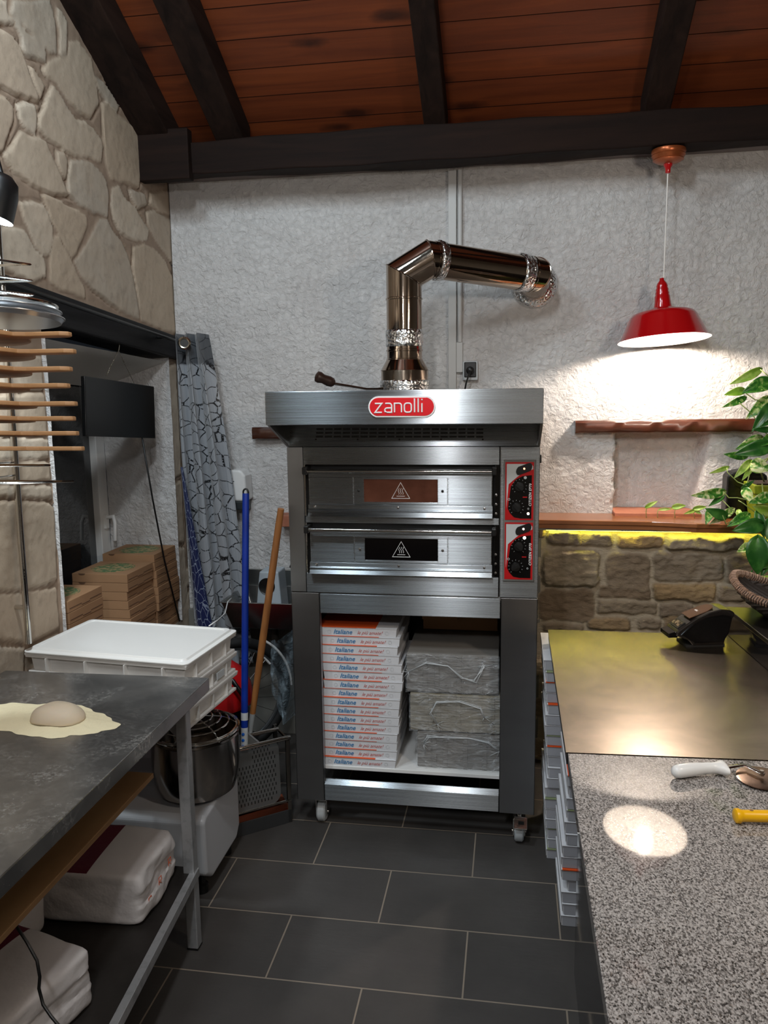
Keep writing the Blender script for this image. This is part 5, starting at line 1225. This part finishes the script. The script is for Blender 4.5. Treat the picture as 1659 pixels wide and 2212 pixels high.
# ================================================================ PEEL RACK ON THE LEFT WALL
TILT = math.tan(math.radians(4.3))
def tz(z, y, y0=1.9): return z - TILT * (y - y0)
rk = thing('peel_rack', 'chrome wire rack holding wooden pizza peels and screens', 'rack', (-1.60, 2.42, .93))
pa, pb = P(62, 1390, 'x', -1.625), P(22, 850, 'x', -1.625)
MB().tube([pa, pb, pb + (pb - pa) * .95], .0105, 16).build('pole', M['chrome'], rk, smooth=True)
for f in (.15, 1.6): q = pa + (pb - pa) * f; MB().tube([q, q + Vector((-.045, .0, 0))], .008, 10).build('wall_bracket', M['chrome'], rk, smooth=True)
for px_, py_, Y_ in ((62, 571, 1.95), (65, 606, 1.95), (67, 637, 1.95), (104, 1005, 1.95), (155, 1040, 1.95)):
    T = P(px_, py_, 'y', Y_); pp = Vector((pa.x, pa.y, tz(T.z, pa.y, Y_)))
    T1 = Vector((-1.50, Y_, T.z)); T2 = Vector((T.x - .10, Y_ - .12, tz(T.z, Y_ - .12, Y_))); T3 = Vector((-1.50, Y_ - .20, tz(T.z, Y_ - .2, Y_)))
    MB().tube([T, T1, T3, T2], .0032, 8, closed=True).build('wire_shelf', M['chrome'], rk, smooth=True)
    MB().tube([pp, T1.lerp(T, .15)], .0032, 8).build('wire_arm', M['chrome'], rk, smooth=True)
rows = [722, 759, 797, 833, 872, 904, 936, 969]; tips = [152, 162, 154, 149, 165, 161, 168, 180]
pnm = ['topmost', 'second from the top', 'third from the top', 'fourth from the top', 'fourth from the bottom', 'third from the bottom', 'second from the bottom', 'bottommost']
pp0 = None
for i, (r_2, tx) in enumerate(zip(rows, tips)):
    Y_ = 1.90; T = P(tx, r_2, 'y', Y_); lab = 'round wooden pizza peel, %s in the wire rack' % pnm[i]
    if pp0 is None:
        o_ = T.copy(); pp0 = thing('pizza_peel', lab, 'pizza peel', tuple(T), 'wooden pizza peels in the wire rack')
        out = []; hw = .019; R0 = .15; cxp = -.285
        a0 = math.asin(.03 / R0)
        for k in range(49): an = a0 + (2 * PI - 2 * a0) * k / 48; out.append((cxp + R0 * math.cos(an), R0 * math.sin(an)))
        out += [(-.11, -hw - .002), (-.09, -hw), (-.02, -hw), (-.006, -hw + .006), (0, -.008), (0, .008), (-.006, hw - .006), (-.02, hw), (-.09, hw), (-.11, hw + .002)]
        mb = MB().prism(out, lambda a, b, d: o_ + Vector((a, b, d - TILT * b)), -.0055, .0055); mb.build('peel_board', M['oak'], pp0, bevel=.0022)
    else: dup(pp0, tuple(T), None, lab)
for i, (px_, py_, rr, nm, lab, ct) in enumerate([(105, 655, .150, 'pizza_screen', 'round mesh pizza screen above the metal discs in the wire rack', 'pizza screen'), (112, 676, .155, 'pizza_pan', 'upper flat metal pizza disc in the wire rack', 'pizza pan'), (118, 690, .16, 'pizza_pan', 'lower wide metal pizza disc above the topmost wooden peel', 'pizza pan')]):
    T = P(px_, py_, 'y', 1.95); c_ = Vector((T.x - rr, 1.95, T.z)); t = thing(nm, lab, ct, tuple(c_))
    rt = Matrix.Rotation(-math.radians(4.3), 4, 'X')
    if i == 0:
        MB().tube([c_ + rt @ Vector((rr * math.cos(2 * PI * k / 60), rr * math.sin(2 * PI * k / 60), 0)) for k in range(60)], .0045, 8, closed=True).build('rim', M['chrome'], t, smooth=True)
        mb = MB(); n_ = 30
        for k in range(-n_ + 1, n_):
            d_ = k * rr / n_; h_ = math.sqrt(max(rr * rr - d_ * d_, 0)); mb.tube([c_ + rt @ Vector((d_, -h_, 0)), c_ + rt @ Vector((d_, h_, 0))], .0006, 3, caps=False); mb.tube([c_ + rt @ Vector((-h_, d_, .001)), c_ + rt @ Vector((h_, d_, .001))], .0006, 3, caps=False)
        mb.build('mesh', M['screwm'], t)
    else:
        MB().lathe([(0, 0), (rr - .012, 0), (rr - .006, .0), (rr, .010), (rr + .004, .011), (rr + .004, .013), (rr - .002, .013), (rr - .009, .003), (0, .003)], c_, 72, rt).build('disc', pm('pan_metal_%d' % i, 'c8ccd0', .3, .9), t, smooth=True)
# ================================================================ WINDOW THINGS
XM = -1.668
cs_ = [P(183, 812, 'x', XM), P(333, 835, 'x', XM), P(336, 947, 'x', XM), P(187, 942, 'x', XM)]
mo = thing('hanging_monitor', 'thin black screen hanging on wires in the window opening', 'screen', tuple((cs_[2] + cs_[3]) / 2))
pl_ = [(p_.y, p_.z) for p_ in cs_]
MB().prism(pl_, lambda a, b, d: Vector((d, a, b)), XM, XM - .018).build('panel', M['screen_black'], mo, bevel=.003)
cy_, cz_ = sum(a for a, b in pl_) / 4, sum(b for a, b in pl_) / 4
MB().prism([(cy_ + (a - cy_) * .8, cz_ + (b - cz_) * .7) for a, b in pl_], lambda a, b, d: Vector((d, a, b)), XM - .018, XM - .032).build('rear_housing', M['black'], mo, bevel=.004)
hk = P(256, 757, 'x', XM); 
MB().tube([P(254, 728, 'x', -1.66) + Vector((-.002, 0, .01)), P(258, 735, 'x', XM), hk], .0025, 8).build('hook', M['ring'], mo, smooth=True)
for q in ((229, 813), (290, 828)):
    e = P(*q, 'x', XM - .006); pts = []
    for k in range(61): t_ = k / 60; pts.append(hk.lerp(e, t_) + Vector((.0016 * math.cos(k * 1.9), 0, .0016 * math.sin(k * 1.9))))
    MB().tube(pts, .0013, 5).build('twisted_wire', M['ring'], mo, smooth='all')
MB().tube([P(307, 945, 'x', XM - .004), P(330, 1080, 'x', -1.665), P(355, 1210, 'x', -1.645), P(388, 1342, 'x', -1.64)], .0042, 8).build('cable', M['black'], mo, smooth='all')
kz = {}
def kraft(tagname, place, yn, yf, ztop, n, offs, seed):
    r = random.Random(seed); pr = None
    nm_ = {0: 'topmost', 1: 'second', 2: 'third', 3: 'fourth', 4: 'fifth', 5: 'sixth', 6: 'seventh', 7: 'eighth', 8: 'ninth', 9: 'tenth'}
    h_ = (ztop - wz0) / n
    for i in range(n):
        z = ztop - (i + 1) * h_; ox, oy = offs[i] if i < len(offs) else (0, 0)
        lab = 'brown kraft pizza box, %s %s' % (nm_[i] if i == 0 else nm_[i] + ' from the top', place)
        loc = (-1.668 + ox, yn + oy, z)
        if pr is None:
            D_ = yf - yn; W_2 = .262; o_ = Vector(loc)
            pr = thing('kraft_pizza_box', lab, 'pizza box', loc, 'brown kraft pizza boxes on the window sill')
            tb = MB().box(o_.x - W_2, o_.x, o_.y, o_.y + D_, z, z + h_ - .0015).build('carton', M['kraft'], pr, bevel=.0012); ORG[tb.name] = o_
            mb = MB().box(o_.x - .0002, o_.x + .0008, o_.y + .01, o_.y + D_ * .38, z + h_ * .30, z + h_ * .36).box(o_.x - .0002, o_.x + .0008, o_.y + D_ * .38, o_.y + D_ * .62, z + h_ * .16, z + h_ * .22).box(o_.x - .0002, o_.x + .0008, o_.y + D_ * .62, o_.y + D_ - .01, z + h_ * .30, z + h_ * .36)
            mb.build('side_slots', M['kraft_edge'], pr)
            hp = [(o_.x - W_2 * .82 + .016 * math.cos(a), z + h_ - .0012 + .008 * math.sin(a)) for a in [PI + PI * k / 8 for k in range(9)]]
            MB().prism(hp, lambda a, b, d: Vector((a, d, b)), o_.y - .0008, o_.y + .001).build('thumb_notch', M['kraft_edge'], pr)
            basis = pr
        else: dup(basis, loc, r.uniform(-.01, .01), lab)
    z = ztop - .0015
    cx_, cy2 = -1.668 - .131, (yn + yf) / 2
    k = MB().lathe([(0, 0), (.088, 0), (.088, .0006), (0, .0006)], (cx_ + offs[0][0], cy2 + offs[0][1], z), 48).build('round_print', M['green_lid'], basis, smooth=True)
    MB().lathe([(.092, 0), (.096, 0), (.096, .0006), (.092, .0006)], (cx_, cy2, z), 48).build('print_ring', M['green_lid'], basis)
kraft('A', 'in the window stack nearest the curtain', 3.498, 3.742, P(337, 1196, 'x', -1.668).z, 10, [(0, 0), (0, 0), (.006, .002), (.008, 0), (.012, .0), (.012, .0), (.010, .0)], 1)
kraft('B', 'in the middle window stack', 3.222, 3.480, P(280, 1238, 'x', -1.668).z, 9, [(0, 0), (0, .0), (-.006, 0), (-.003, 0), (.002, 0), (.006, 0)], 2)
kraft('C', 'in the window stack behind the wall edge', 2.74, 3.00, P(143, 1301, 'x', -1.668).z, 8, [(0, 0), (.0, .002), (.0, .0)], 3)
# curtain and rod
rod = thing('curtain_rod', 'thin black curtain rod along the window lintel', 'curtain rod', (-1.60, 3.0, 2.05))
ra, rb_ = P(20, 612, 'x', -1.605), P(396, 742, 'x', -1.605)
MB().tube([ra + (ra - rb_) * .4, rb_ + (rb_ - ra).normalized() * .03], .0075, 12).build('rod', M['black'], rod, smooth=True)
for f in (.1, .85): q = ra.lerp(rb_, f); MB().tube([q, q + Vector((-.045, 0, 0))], .006, 8).build('rod_bracket', M['black'], rod, smooth=True)
cu = thing('curtain', 'blue-grey patterned curtain gathered in the corner beside the window', 'curtain', (-1.5, 3.68, .4))
tops = [P(x, 722, 'y', 3.66) for x in (374, 437)]; bots = [P(x, 1345, 'y', 3.66) for x in (418, 524)]
midL, midR = P(396, 1060, 'y', 3.66), P(490, 1060, 'y', 3.66)
NU, NV = 120, 60; vs = []; fs = []; uvs = []
folds = 2.6
for i in range(NU + 1):
    u = i / NU
    for j in range(NV + 1):
        v = j / NV
        zz = tops[0].z + (.42 - tops[0].z) * v
        vm = (tops[0].z - midL.z) / (tops[0].z - .42)
        def qb(a, b, c): # through three heights
            t1_, t2_ = vm, (tops[0].z - bots[0].z) / (tops[0].z - .42)
            return a * (v - t1_) * (v - t2_) / (t1_ * t2_) + b * v * (v - t2_) / (t1_ * (t1_ - t2_)) + c * v * (v - t1_) / (t2_ * (t2_ - t1_))
        xl, xr = qb(tops[0].x, midL.x, bots[0].x), qb(tops[1].x, midR.x, bots[1].x)
        ph = u * folds * 2 * PI
        amp = .040 * (1 + .3 * v)
        x = xl + (xr - xl) * u + .016 * math.sin(2 * ph + .6) * (.6 + v * .4)
        y = 3.70 - .02 * u - amp * math.sin(ph + .9 * math.sin(v * 2.2) + .6) + .008 * math.sin(v * 17 + u * 20) * v
        vs.append((x, y, zz + .004 * math.sin(ph)))
for i in range(NU):
    for j in range(NV): a = i * (NV + 1) + j; fs.append((a, a + 1, a + NV + 2, a + NV + 1))
co_ = MB().add(vs, fs).build('curtain_cloth', M['curtain'], cu, smooth='all')
uvl = co_.data.uv_layers.new(name='UVMap')
for lp in co_.data.loops:
    i, j = divmod(lp.vertex_index, NV + 1); uvl.data[lp.index].uv = (i / NU, j / NV)
co_.modifiers.new('s', 'SOLIDIFY').thickness = .002
# turned-back lining at the lower left edge
vs = []; fs = []
for j in range(31):
    v = j / 30; zz = 1.42 + (.42 - 1.42) * v; xl = P(400 + 34 * v, 1040 + 300 * v, 'y', 3.64).x; wd = .012 + .095 * v
    for k in range(5): vs.append((xl - .012 + wd * k / 4, 3.625 - .012 * math.sin(k / 4 * PI), zz))
for j in range(30):
    for k in range(4): a = j * 5 + k; fs.append((a, a + 1, a + 6, a + 5))
ln_ = MB().add(vs, fs).build('lining', M['curtain_back'], cu, smooth='all', solid=.002)
uvl = ln_.data.uv_layers.new(name='UVMap')
for lp in ln_.data.loops: i, j = divmod(lp.vertex_index, 5); uvl.data[lp.index].uv = (j / 4 * .4, .1 + i / 30 * .7)
gq = P(398, 741, 'y', 3.632)
rg = [(.019 , -.003), (.024, -.004), (.030, 0), (.024, .004), (.019, .003)]
g = MB().lathe(rg + [rg[0]], gq, 36, Matrix.Rotation(.3, 4, 'Z') @ RX).build('grommet', M['ring'], cu, smooth=True)
MB().lathe([(0, 0), (.0195, 0)], gq + Vector((0, .002, 0)), 24, Matrix.Rotation(.3, 4, 'Z') @ RX).build('grommet_opening', M['black'], cu)
# ================================================================ CORNER BEHIND THE MIXER
ds = thing('soap_dispenser', 'white wall-mounted soap dispenser with grey push bar', 'soap dispenser', (-1.355, 3.81, 1.19))
dx0, dx1, dz0, dz1 = -1.398, -1.290, 1.196, 1.392
MB().prism([(dx0 - .0, dz0 + .04), (dx0 + .004, dz1 - .03), (dx0 + .02, dz1 - .008), (dx0 + .035, dz1), (dx1 - .035, dz1), (dx1 - .02, dz1 - .008), (dx1 - .004, dz1 - .03), (dx1, dz0 + .04)], lambda a, b, d: Vector((a, d, b)), 3.76, 3.865).build('housing', M['white_pl'], ds, bevel=.012, segs=4)
MB().prism([(3.77, dz0 - .004), (3.865, dz0 - .012), (3.865, dz0 + .04), (3.755, dz0 + .04)], lambda a, b, d: Vector((d, a, b)), dx0 + .010, dx1 - .012).build('push_bar', pm('grey_push_bar', '3c4244', .4), ds, bevel=.006)
bx('level_window', pm('slot_grey', '55595c', .3), ds, -1.370, -1.362, 3.758, 3.762, 1.265, 1.300, bevel=0)

bx('printed_line', pm('print_dark_grey', '50565a', .5), ds, -1.378, -1.350, 3.7592, 3.7602, 1.333, 1.337, bevel=0)
bx('printed_line', M['label_grey'], ds, -1.384, -1.354, 3.7592, 3.7602, 1.322, 1.3235, bevel=0)
# sink
sk = thing('wall_sink', 'small steel wall sink with black hose tap left of the oven', 'sink', (-1.18, 3.65, .62))
def basin(x0, x1, y0, y1, z0, z1, inset, nm, mt, par):
    mb = MB(); o = [(x0, y0), (x1, y0), (x1, y1), (x0, y1)]; cx_, cy_ = (x0 + x1) / 2, (y0 + y1) / 2
    def l(s_, z): return [(cx_ + (a - cx_) * s_, cy_ + (b - cy_) * s_, z) for a, b in o]
    Ls = [l(inset, z0), l(1, z1), l(1.03, z1), l(1.03, z1 + .004), l(.97, z1 + .004), l(inset - .03, z0 + .01)]
    vs = [v for q in Ls for v in q]; fs = []
    for i in range(5):
        for j in range(4): fs.append((i * 4 + j, i * 4 + (j + 1) % 4, i * 4 + 4 + (j + 1) % 4, i * 4 + 4 + j))
    fs += [(0, 1, 2, 3), (20, 21, 22, 23)]
    return mb.add(vs, fs).build(nm, mt, par, bevel=.010, segs=3)
basin(-1.345, -.90, 3.50, 3.84, .66, .790, .82, 'basin', pm('sink_steel', 'a8a8a6', .25, 1.), sk)
bx('splashback', pm('sink_steel_back', 'b0b2b0', .3, 1.), sk, -1.36, -.90, 3.845, 3.858, .79, .875)
MB().tube([(-.93, 3.80, .79), (-.93, 3.80, .90), (-.955, 3.78, .965), (-1.0, 3.75, .985), (-1.045, 3.72, .965), (-1.058, 3.70, .92)], .008, 10).build('tap_hose', M['black'], sk, smooth='all')
MB().tube([(-1.15, 3.70, .66), (-1.15, 3.70, .56), (-1.12, 3.72, .50), (-1.08, 3.78, .50), (-1.08, 3.86, .54)], .018, 14).build('drain_trap', pm('dark_trap', '3a3632', .4), sk, smooth='all')
cn = thing('white_container', 'white tapered container with a round dark opening standing in the sink', 'container', (-1.18, 3.60, .79))
a, b = P(549, 1290, 'y', 3.60), P(606, 1236, 'y', 3.60)
MB().prism([(a.x, .672), (a.x + .03, b.z), (b.x - .012, b.z), (b.x + .005, .672)], lambda u, v, d: Vector((u, d, v)), 3.60, 3.72).build('body', pm('container_plastic', 'b9c4cc', .35), cn, bevel=.006)
MB().lathe([(.0, .0), (.036, 0), (.040, .003), (.040, -.002), (.0, -.002)], ((a.x + b.x) / 2 - .002, 3.598, (.80 + b.z) / 2 - .01), 32, RX).build('round_opening', M['black'], cn, smooth=True)
MB().box(-1.0, -.999, 0, .001, 0, .001)
bx('trim_21', M['grey_wall'], None, -1.655, -.87, 3.835, 3.86, 0, .655, bevel=.002, kind='structure')
tag(MB().tube([P(500, 1292, 'y', 3.5), P(492, 1300, 'y', 3.45), P(486, 1325, 'y', 3.3), P(470, 1340, 'y', 3.1), P(452, 1352, 'y', 2.85)], .0028, 6).build('white_cable', M['white_pl'], None, smooth='all'), 'thin white cable running from the sink down to the trays', 'cable')
# bicycle wheel
bw_ = thing('bicycle_wheel', 'black bicycle wheel with pale fender in the corner under the sink', 'bicycle wheel', (-1.2, 3.42, 0))
wc_ = P(506, 1507, 'y', 3.40); wr = .262; wv = Vector((.68, .60, 0)).normalized()
wpt = lambda a, r: wc_ + wv * r * math.cos(a) + Vector((0, 0, r * math.sin(a)))
MB().tube([wpt(2 * PI * k / 72, wr) for k in range(72)], .024, 12, closed=True).build('tyre', M['rubber'], bw_, smooth=True)
MB().tube([wpt(2 * PI * k / 72, wr - .026) for k in range(72)], .010, 8, closed=True).build('wheel_rim', pm('grey_rim', '8e9498', .3, .9), bw_, smooth=True)
for k in range(20):
    a = 2 * PI * k / 20; MB().tube([wpt(a, .02), wpt(a + .12, wr - .03)], .0012, 4).build('spoke', M['screwm'], bw_)
MB().tube([wpt(a, wr + .032) for a in [math.radians(55 - 5 * k) for k in range(12)]], .006, 8).build('fender', M['white_pl'], bw_, smooth=True)
MB().tube([wpt(math.radians(50), wr - .03), wpt(math.radians(28), wr - .05) + Vector((0, 0, .03))], .008, 8).build('brake_arm', M['white_pl'], bw_, smooth=True)
MB().tube([wc_ - Vector((0, .05, 0)), wc_ + Vector((0, .05, 0))], .018, 12).build('hub', M['screwm'], bw_, smooth=True)
# red vacuum
vc = thing('red_vacuum', 'red domed drum vacuum cleaner partly hidden by the dough trays', 'vacuum cleaner', (-1.26, 3.12, 0))
vx, vy = -1.268, 3.13
MB().lathe([(0, .02), (.15, .02), (.165, .05), (.165, .43), (.172, .44), (.172, .455), (0, .455)], (vx, vy, 0), 48).build('drum', M['black_gloss'], vc, smooth=True)
MB().lathe([(.180, .455), (.182, .47), (.172, .53), (.145, .585), (.10, .62), (.05, .632), (0, .634)], (vx, vy, 0), 48).build('lid', M['red'], vc, smooth=True)
MB().tube([(vx + .06, vy - .02, .60), (vx + .06, vy - .02, .66), (vx - .06, vy - .02, .66), (vx - .06, vy - .02, .60)], .012, 10).build('carry_handle', M['black'], vc, smooth=True)
MB().tube([(vx + .10, vy - .10, .58), (vx + .15, vy - .13, .60), (vx + .185, vy - .10, .52), (vx + .18, vy - .06, .42)], .010, 10).build('hose', M['black'], vc, smooth='all')
for a in (0.6, 2.7, 4.7): MB().lathe([(0, 0), (.020, 0), (.024, .012), (.020, .024), (0, .024)], (vx + .13 * math.cos(a), vy + .13 * math.sin(a), 0), 16).build('castor', M['black'], vc, smooth=True)
# clear plastic bag
def film_bag(nm, label, pts, Y0, Y1, mt):
    vs = []; fs = []; A, B = 22, 26; r = random.Random(9)
    for i in range(A + 1):
        for j in range(B + 1):
            u, v = i / A, j / B
            l = P(pts[0][0] + (pts[3][0] - pts[0][0]) * v - 10 * math.sin(v * PI), pts[0][1] + (pts[3][1] - pts[0][1]) * v, 'y', Y0); rr_ = P(pts[1][0] + (pts[2][0] - pts[1][0]) * v, pts[1][1] + (pts[2][1] - pts[1][1]) * v, 'y', Y0)
            q = l.lerp(rr_, u); q.y += (Y1 - Y0) * abs(2 * u - 1) ** 2 + .022 * math.sin(u * 9 + v * 6) + .012 * math.sin(v * 19 - u * 14) + r.uniform(-.006, .006)
            vs.append(q)
    for i in range(A):
        for j in range(B): a = i * (B + 1) + j; fs.append((a, a + 1, a + B + 2, a + B + 1))
    return tag(MB().add(vs, fs).build(nm, mt, None, smooth='all'), label, 'plastic bag')
film_bag('plastic_bag', 'crumpled clear plastic bag hanging under the sink beside the oven', [(572, 1395), (629, 1368), (629, 1560), (600, 1560)], 3.38, 3.46, M['bagfilm'])
# peel stand with perforated peel
ps = thing('peel_stand', 'low steel stand with copper tray left of the oven', 'peel stand', (-.98, 2.93, 0))
S0 = Vector((-1.083, 2.842, 0)); S1 = Vector((-.884, 2.996, 0)); du = (S1 - S0).normalized(); dn_ = Vector((-du.y, du.x, 0))
fr_ = Matrix(((du.x, dn_.x, 0, S0.x), (du.y, dn_.y, 0, S0.y), (0, 0, 1, 0), (0, 0, 0, 1))); Ls_ = (S1 - S0).length
MB().box(-.015, Ls_, 0, .004, .0, .058, fr_).build('base_board', pm('grey_base_sheet', '5a5c5e', .4, .8), ps, bevel=.001)
MB().box(-.015, Ls_, .14, .144, .0, .058, fr_).build('base_board', M['steel_dk'], ps, bevel=.001)
mb = MB(); mb.prism([(.004, .058), (.03, .072), (.07, .060), (.11, .074), (.14, .058), (.14, .054), (.11, .070), (.07, .056), (.03, .068), (.004, .054)], lambda a, b, d: fr_ @ Vector((d, a, b)), -.015, Ls_).build('copper_tray', pm('copper_tray_metal', 'b4664c', .22, 1.), ps, smooth=True)
MB().tube([fr_ @ Vector((-.015, .0, .100)), fr_ @ Vector((Ls_, .0, .100))], .004, 8).build('lower_bar', M['chrome'], ps, smooth=True)
MB().tube([fr_ @ Vector((-.03, -.005, .375)), fr_ @ Vector((Ls_ - .0, -.005, .375))], .0095, 14).build('upper_bar', M['chrome'], ps, smooth=True)
MB().tube([fr_ @ Vector((.04, .075, .385)), fr_ @ Vector((Ls_ - .02, .075, .385))], .008, 12).build('upper_bar', M['chrome'], ps, smooth=True)
for y_ in (.0, .14): MB().box(Ls_ - .016, Ls_, y_, y_ + .012, 0, .375, fr_).build('upright', M['steel_dk'], ps)
for x_ in (Ls_ - .008,): MB().tube([fr_ @ Vector((x_, 0, .365)), fr_ @ Vector((x_, .14, .365))], .006, 8).build('cross_bar', M['chrome'], ps, smooth=True)
pe = thing('metal_peel', 'perforated aluminium pizza peel with long blue handle', 'pizza peel', tuple(fr_ @ Vector((.07, .04, .08))))
bf = fr_ @ Matrix.Translation((.068, .028, .085)) @ Matrix.Rotation(-.05, 4, 'X')
hw, hh_ = .150, .275; ol = []
for sx_, sy_, a0 in ((1, 1, 0), (-1, 1, 90), (-1, 0, 180), (1, 0, 270)):
    rr_ = .045
    for k in range(7): an = math.radians(a0 + k * 15); ol.append((sx_ * (hw - rr_) + rr_ * math.cos(an), (hh_ - rr_ if sy_ else rr_) + rr_ * math.sin(an)))
bl_ = MB().prism(ol, lambda a, b, d: bf @ Vector((a, d, b)), 0, .002).build('blade', pm('anodised_blade', '9a9c9c', .38, .85), pe, bevel=.0005); ORG[bl_.name] = ORG[pe.name]
sl = MB()
for r in range(13):
    for c in range(20):
        u = -.138 + c * .0145 + (.00725 if r % 2 else 0); v = .022 + r * .0192
        if abs(u) > .137 or (r > 8 and abs(u) < .035) or (abs(u) > .11 and (r > 10 or r < 1)): continue
        sl.box(u - .0018, u + .0018, -.0005, .001, v, v + .0125, bf)
sl.build('slots', M['black'], bl_)
MB().prism([(-.075, hh_ - .012), (.075, hh_ - .012), (.020, hh_ + .050), (-.020, hh_ + .050)], lambda a, b, d: bf @ Vector((a, d, b)), .0, .0025).build('shoulder_plate', pm('shoulder_alu', 'a6a8a6', .35, .85), pe, bevel=.0005)
for s_ in (-1, 1): MB().tube([bf @ Vector((s_ * .078, 0, hh_ - .012)), bf @ Vector((s_ * .020, 0, hh_ + .052))], .004, 8).build('folded_edge', M['alu'], pe, smooth=True)
hb_ = bf @ Vector((0, -.012, hh_ - .005)); ht_ = P(531, 1066, 'y', 3.06)
cen = P(534, 1592, 'y', hb_.y)
shift = Vector((0, 0, 0))
ax_ = (ht_ - hb_).normalized()
MB().tube([hb_ - ax_ * .0, hb_ + ax_ * .085], .0145, 14).build('ferrule', M['label_grey'], pe, smooth=True)
for k in range(3): MB().lathe([(0, 0), (.0062, 0), (.0062, .003), (0, .005)], hb_ + ax_ * (.015 + k * .024) + Vector((0, -.0145, 0)), 14, RX).build('rivet', M['blue_rivet'], pe, smooth=True)
MB().tube([hb_ + ax_ * .055, ht_], .0140, 18).build('handle', M['blue'], pe, smooth=True)
MB().tube([hb_ + ax_ * .115, hb_ + ax_ * .145], .0146, 18).build('handle_sticker', M['label_grey'], pe, smooth=True)
lc = ht_ + Vector((0, 0, .004)); MB().tube([lc + Vector((.0105 * math.cos(a), 0, .014 * math.sin(a))) for a in [PI * 2 * k / 20 for k in range(20)]], .0038, 8, closed=True).build('hanging_loop', M['black'], pe, smooth=True)
wb = thing('wooden_handle_brush', 'wooden broomstick leaning in the peel stand beside the oven', 'broomstick', (-1.0, 2.98, .2))
wt_, wb_ = P(607, 1099, 'y', 2.905), P(545, 1545, 'y', 2.975); we = wb_ + (wb_ - wt_).normalized() * .12
MB().tube([wt_, wt_.lerp(wb_, .1), wt_.lerp(wb_, .6), wb_], [.0125, .0135, .0145, .0120], 18).build('stick', M['handle_wood'], wb, smooth=True)
MB().tube([wb_ + (wt_ - wb_).normalized() * .01, we], [.0125, .009], 14).build('grey_socket', pm('grey_socket_plastic', '9aa0a2', .4), wb, smooth=True)
# tool lying on the hood
ht = thing('oven_hook', 'dark-handled steel hook tool lying on top of the oven hood', 'hook tool', (-.85, 3.1, 1.773))
a, b, c = P(682, 812, 'y', 3.06), P(722, 828, 'y', 3.1), P(792, 846, 'y', 3.22)
c = Vector((c.x, 3.22, 1.778))
along([a, a.lerp(b, .06), a.lerp(b, .2), a.lerp(b, .4), a.lerp(b, .7), a.lerp(b, .9), b], [.010, .021, .0225, .018, .0205, .018, .011], 'handle', pm('dark_wood_handle', '2c1a14', .35), ht, 18)
MB().tube([b, c, c + Vector((.06, .05, 0))], .005, 8).build('rod', M['chrome'], ht, smooth=True)
MB().tube([b + Vector((0, .012, -.004)), c + Vector((0, .02, 0))], .0035, 8).build('rod', M['chrome'], ht, smooth=True)
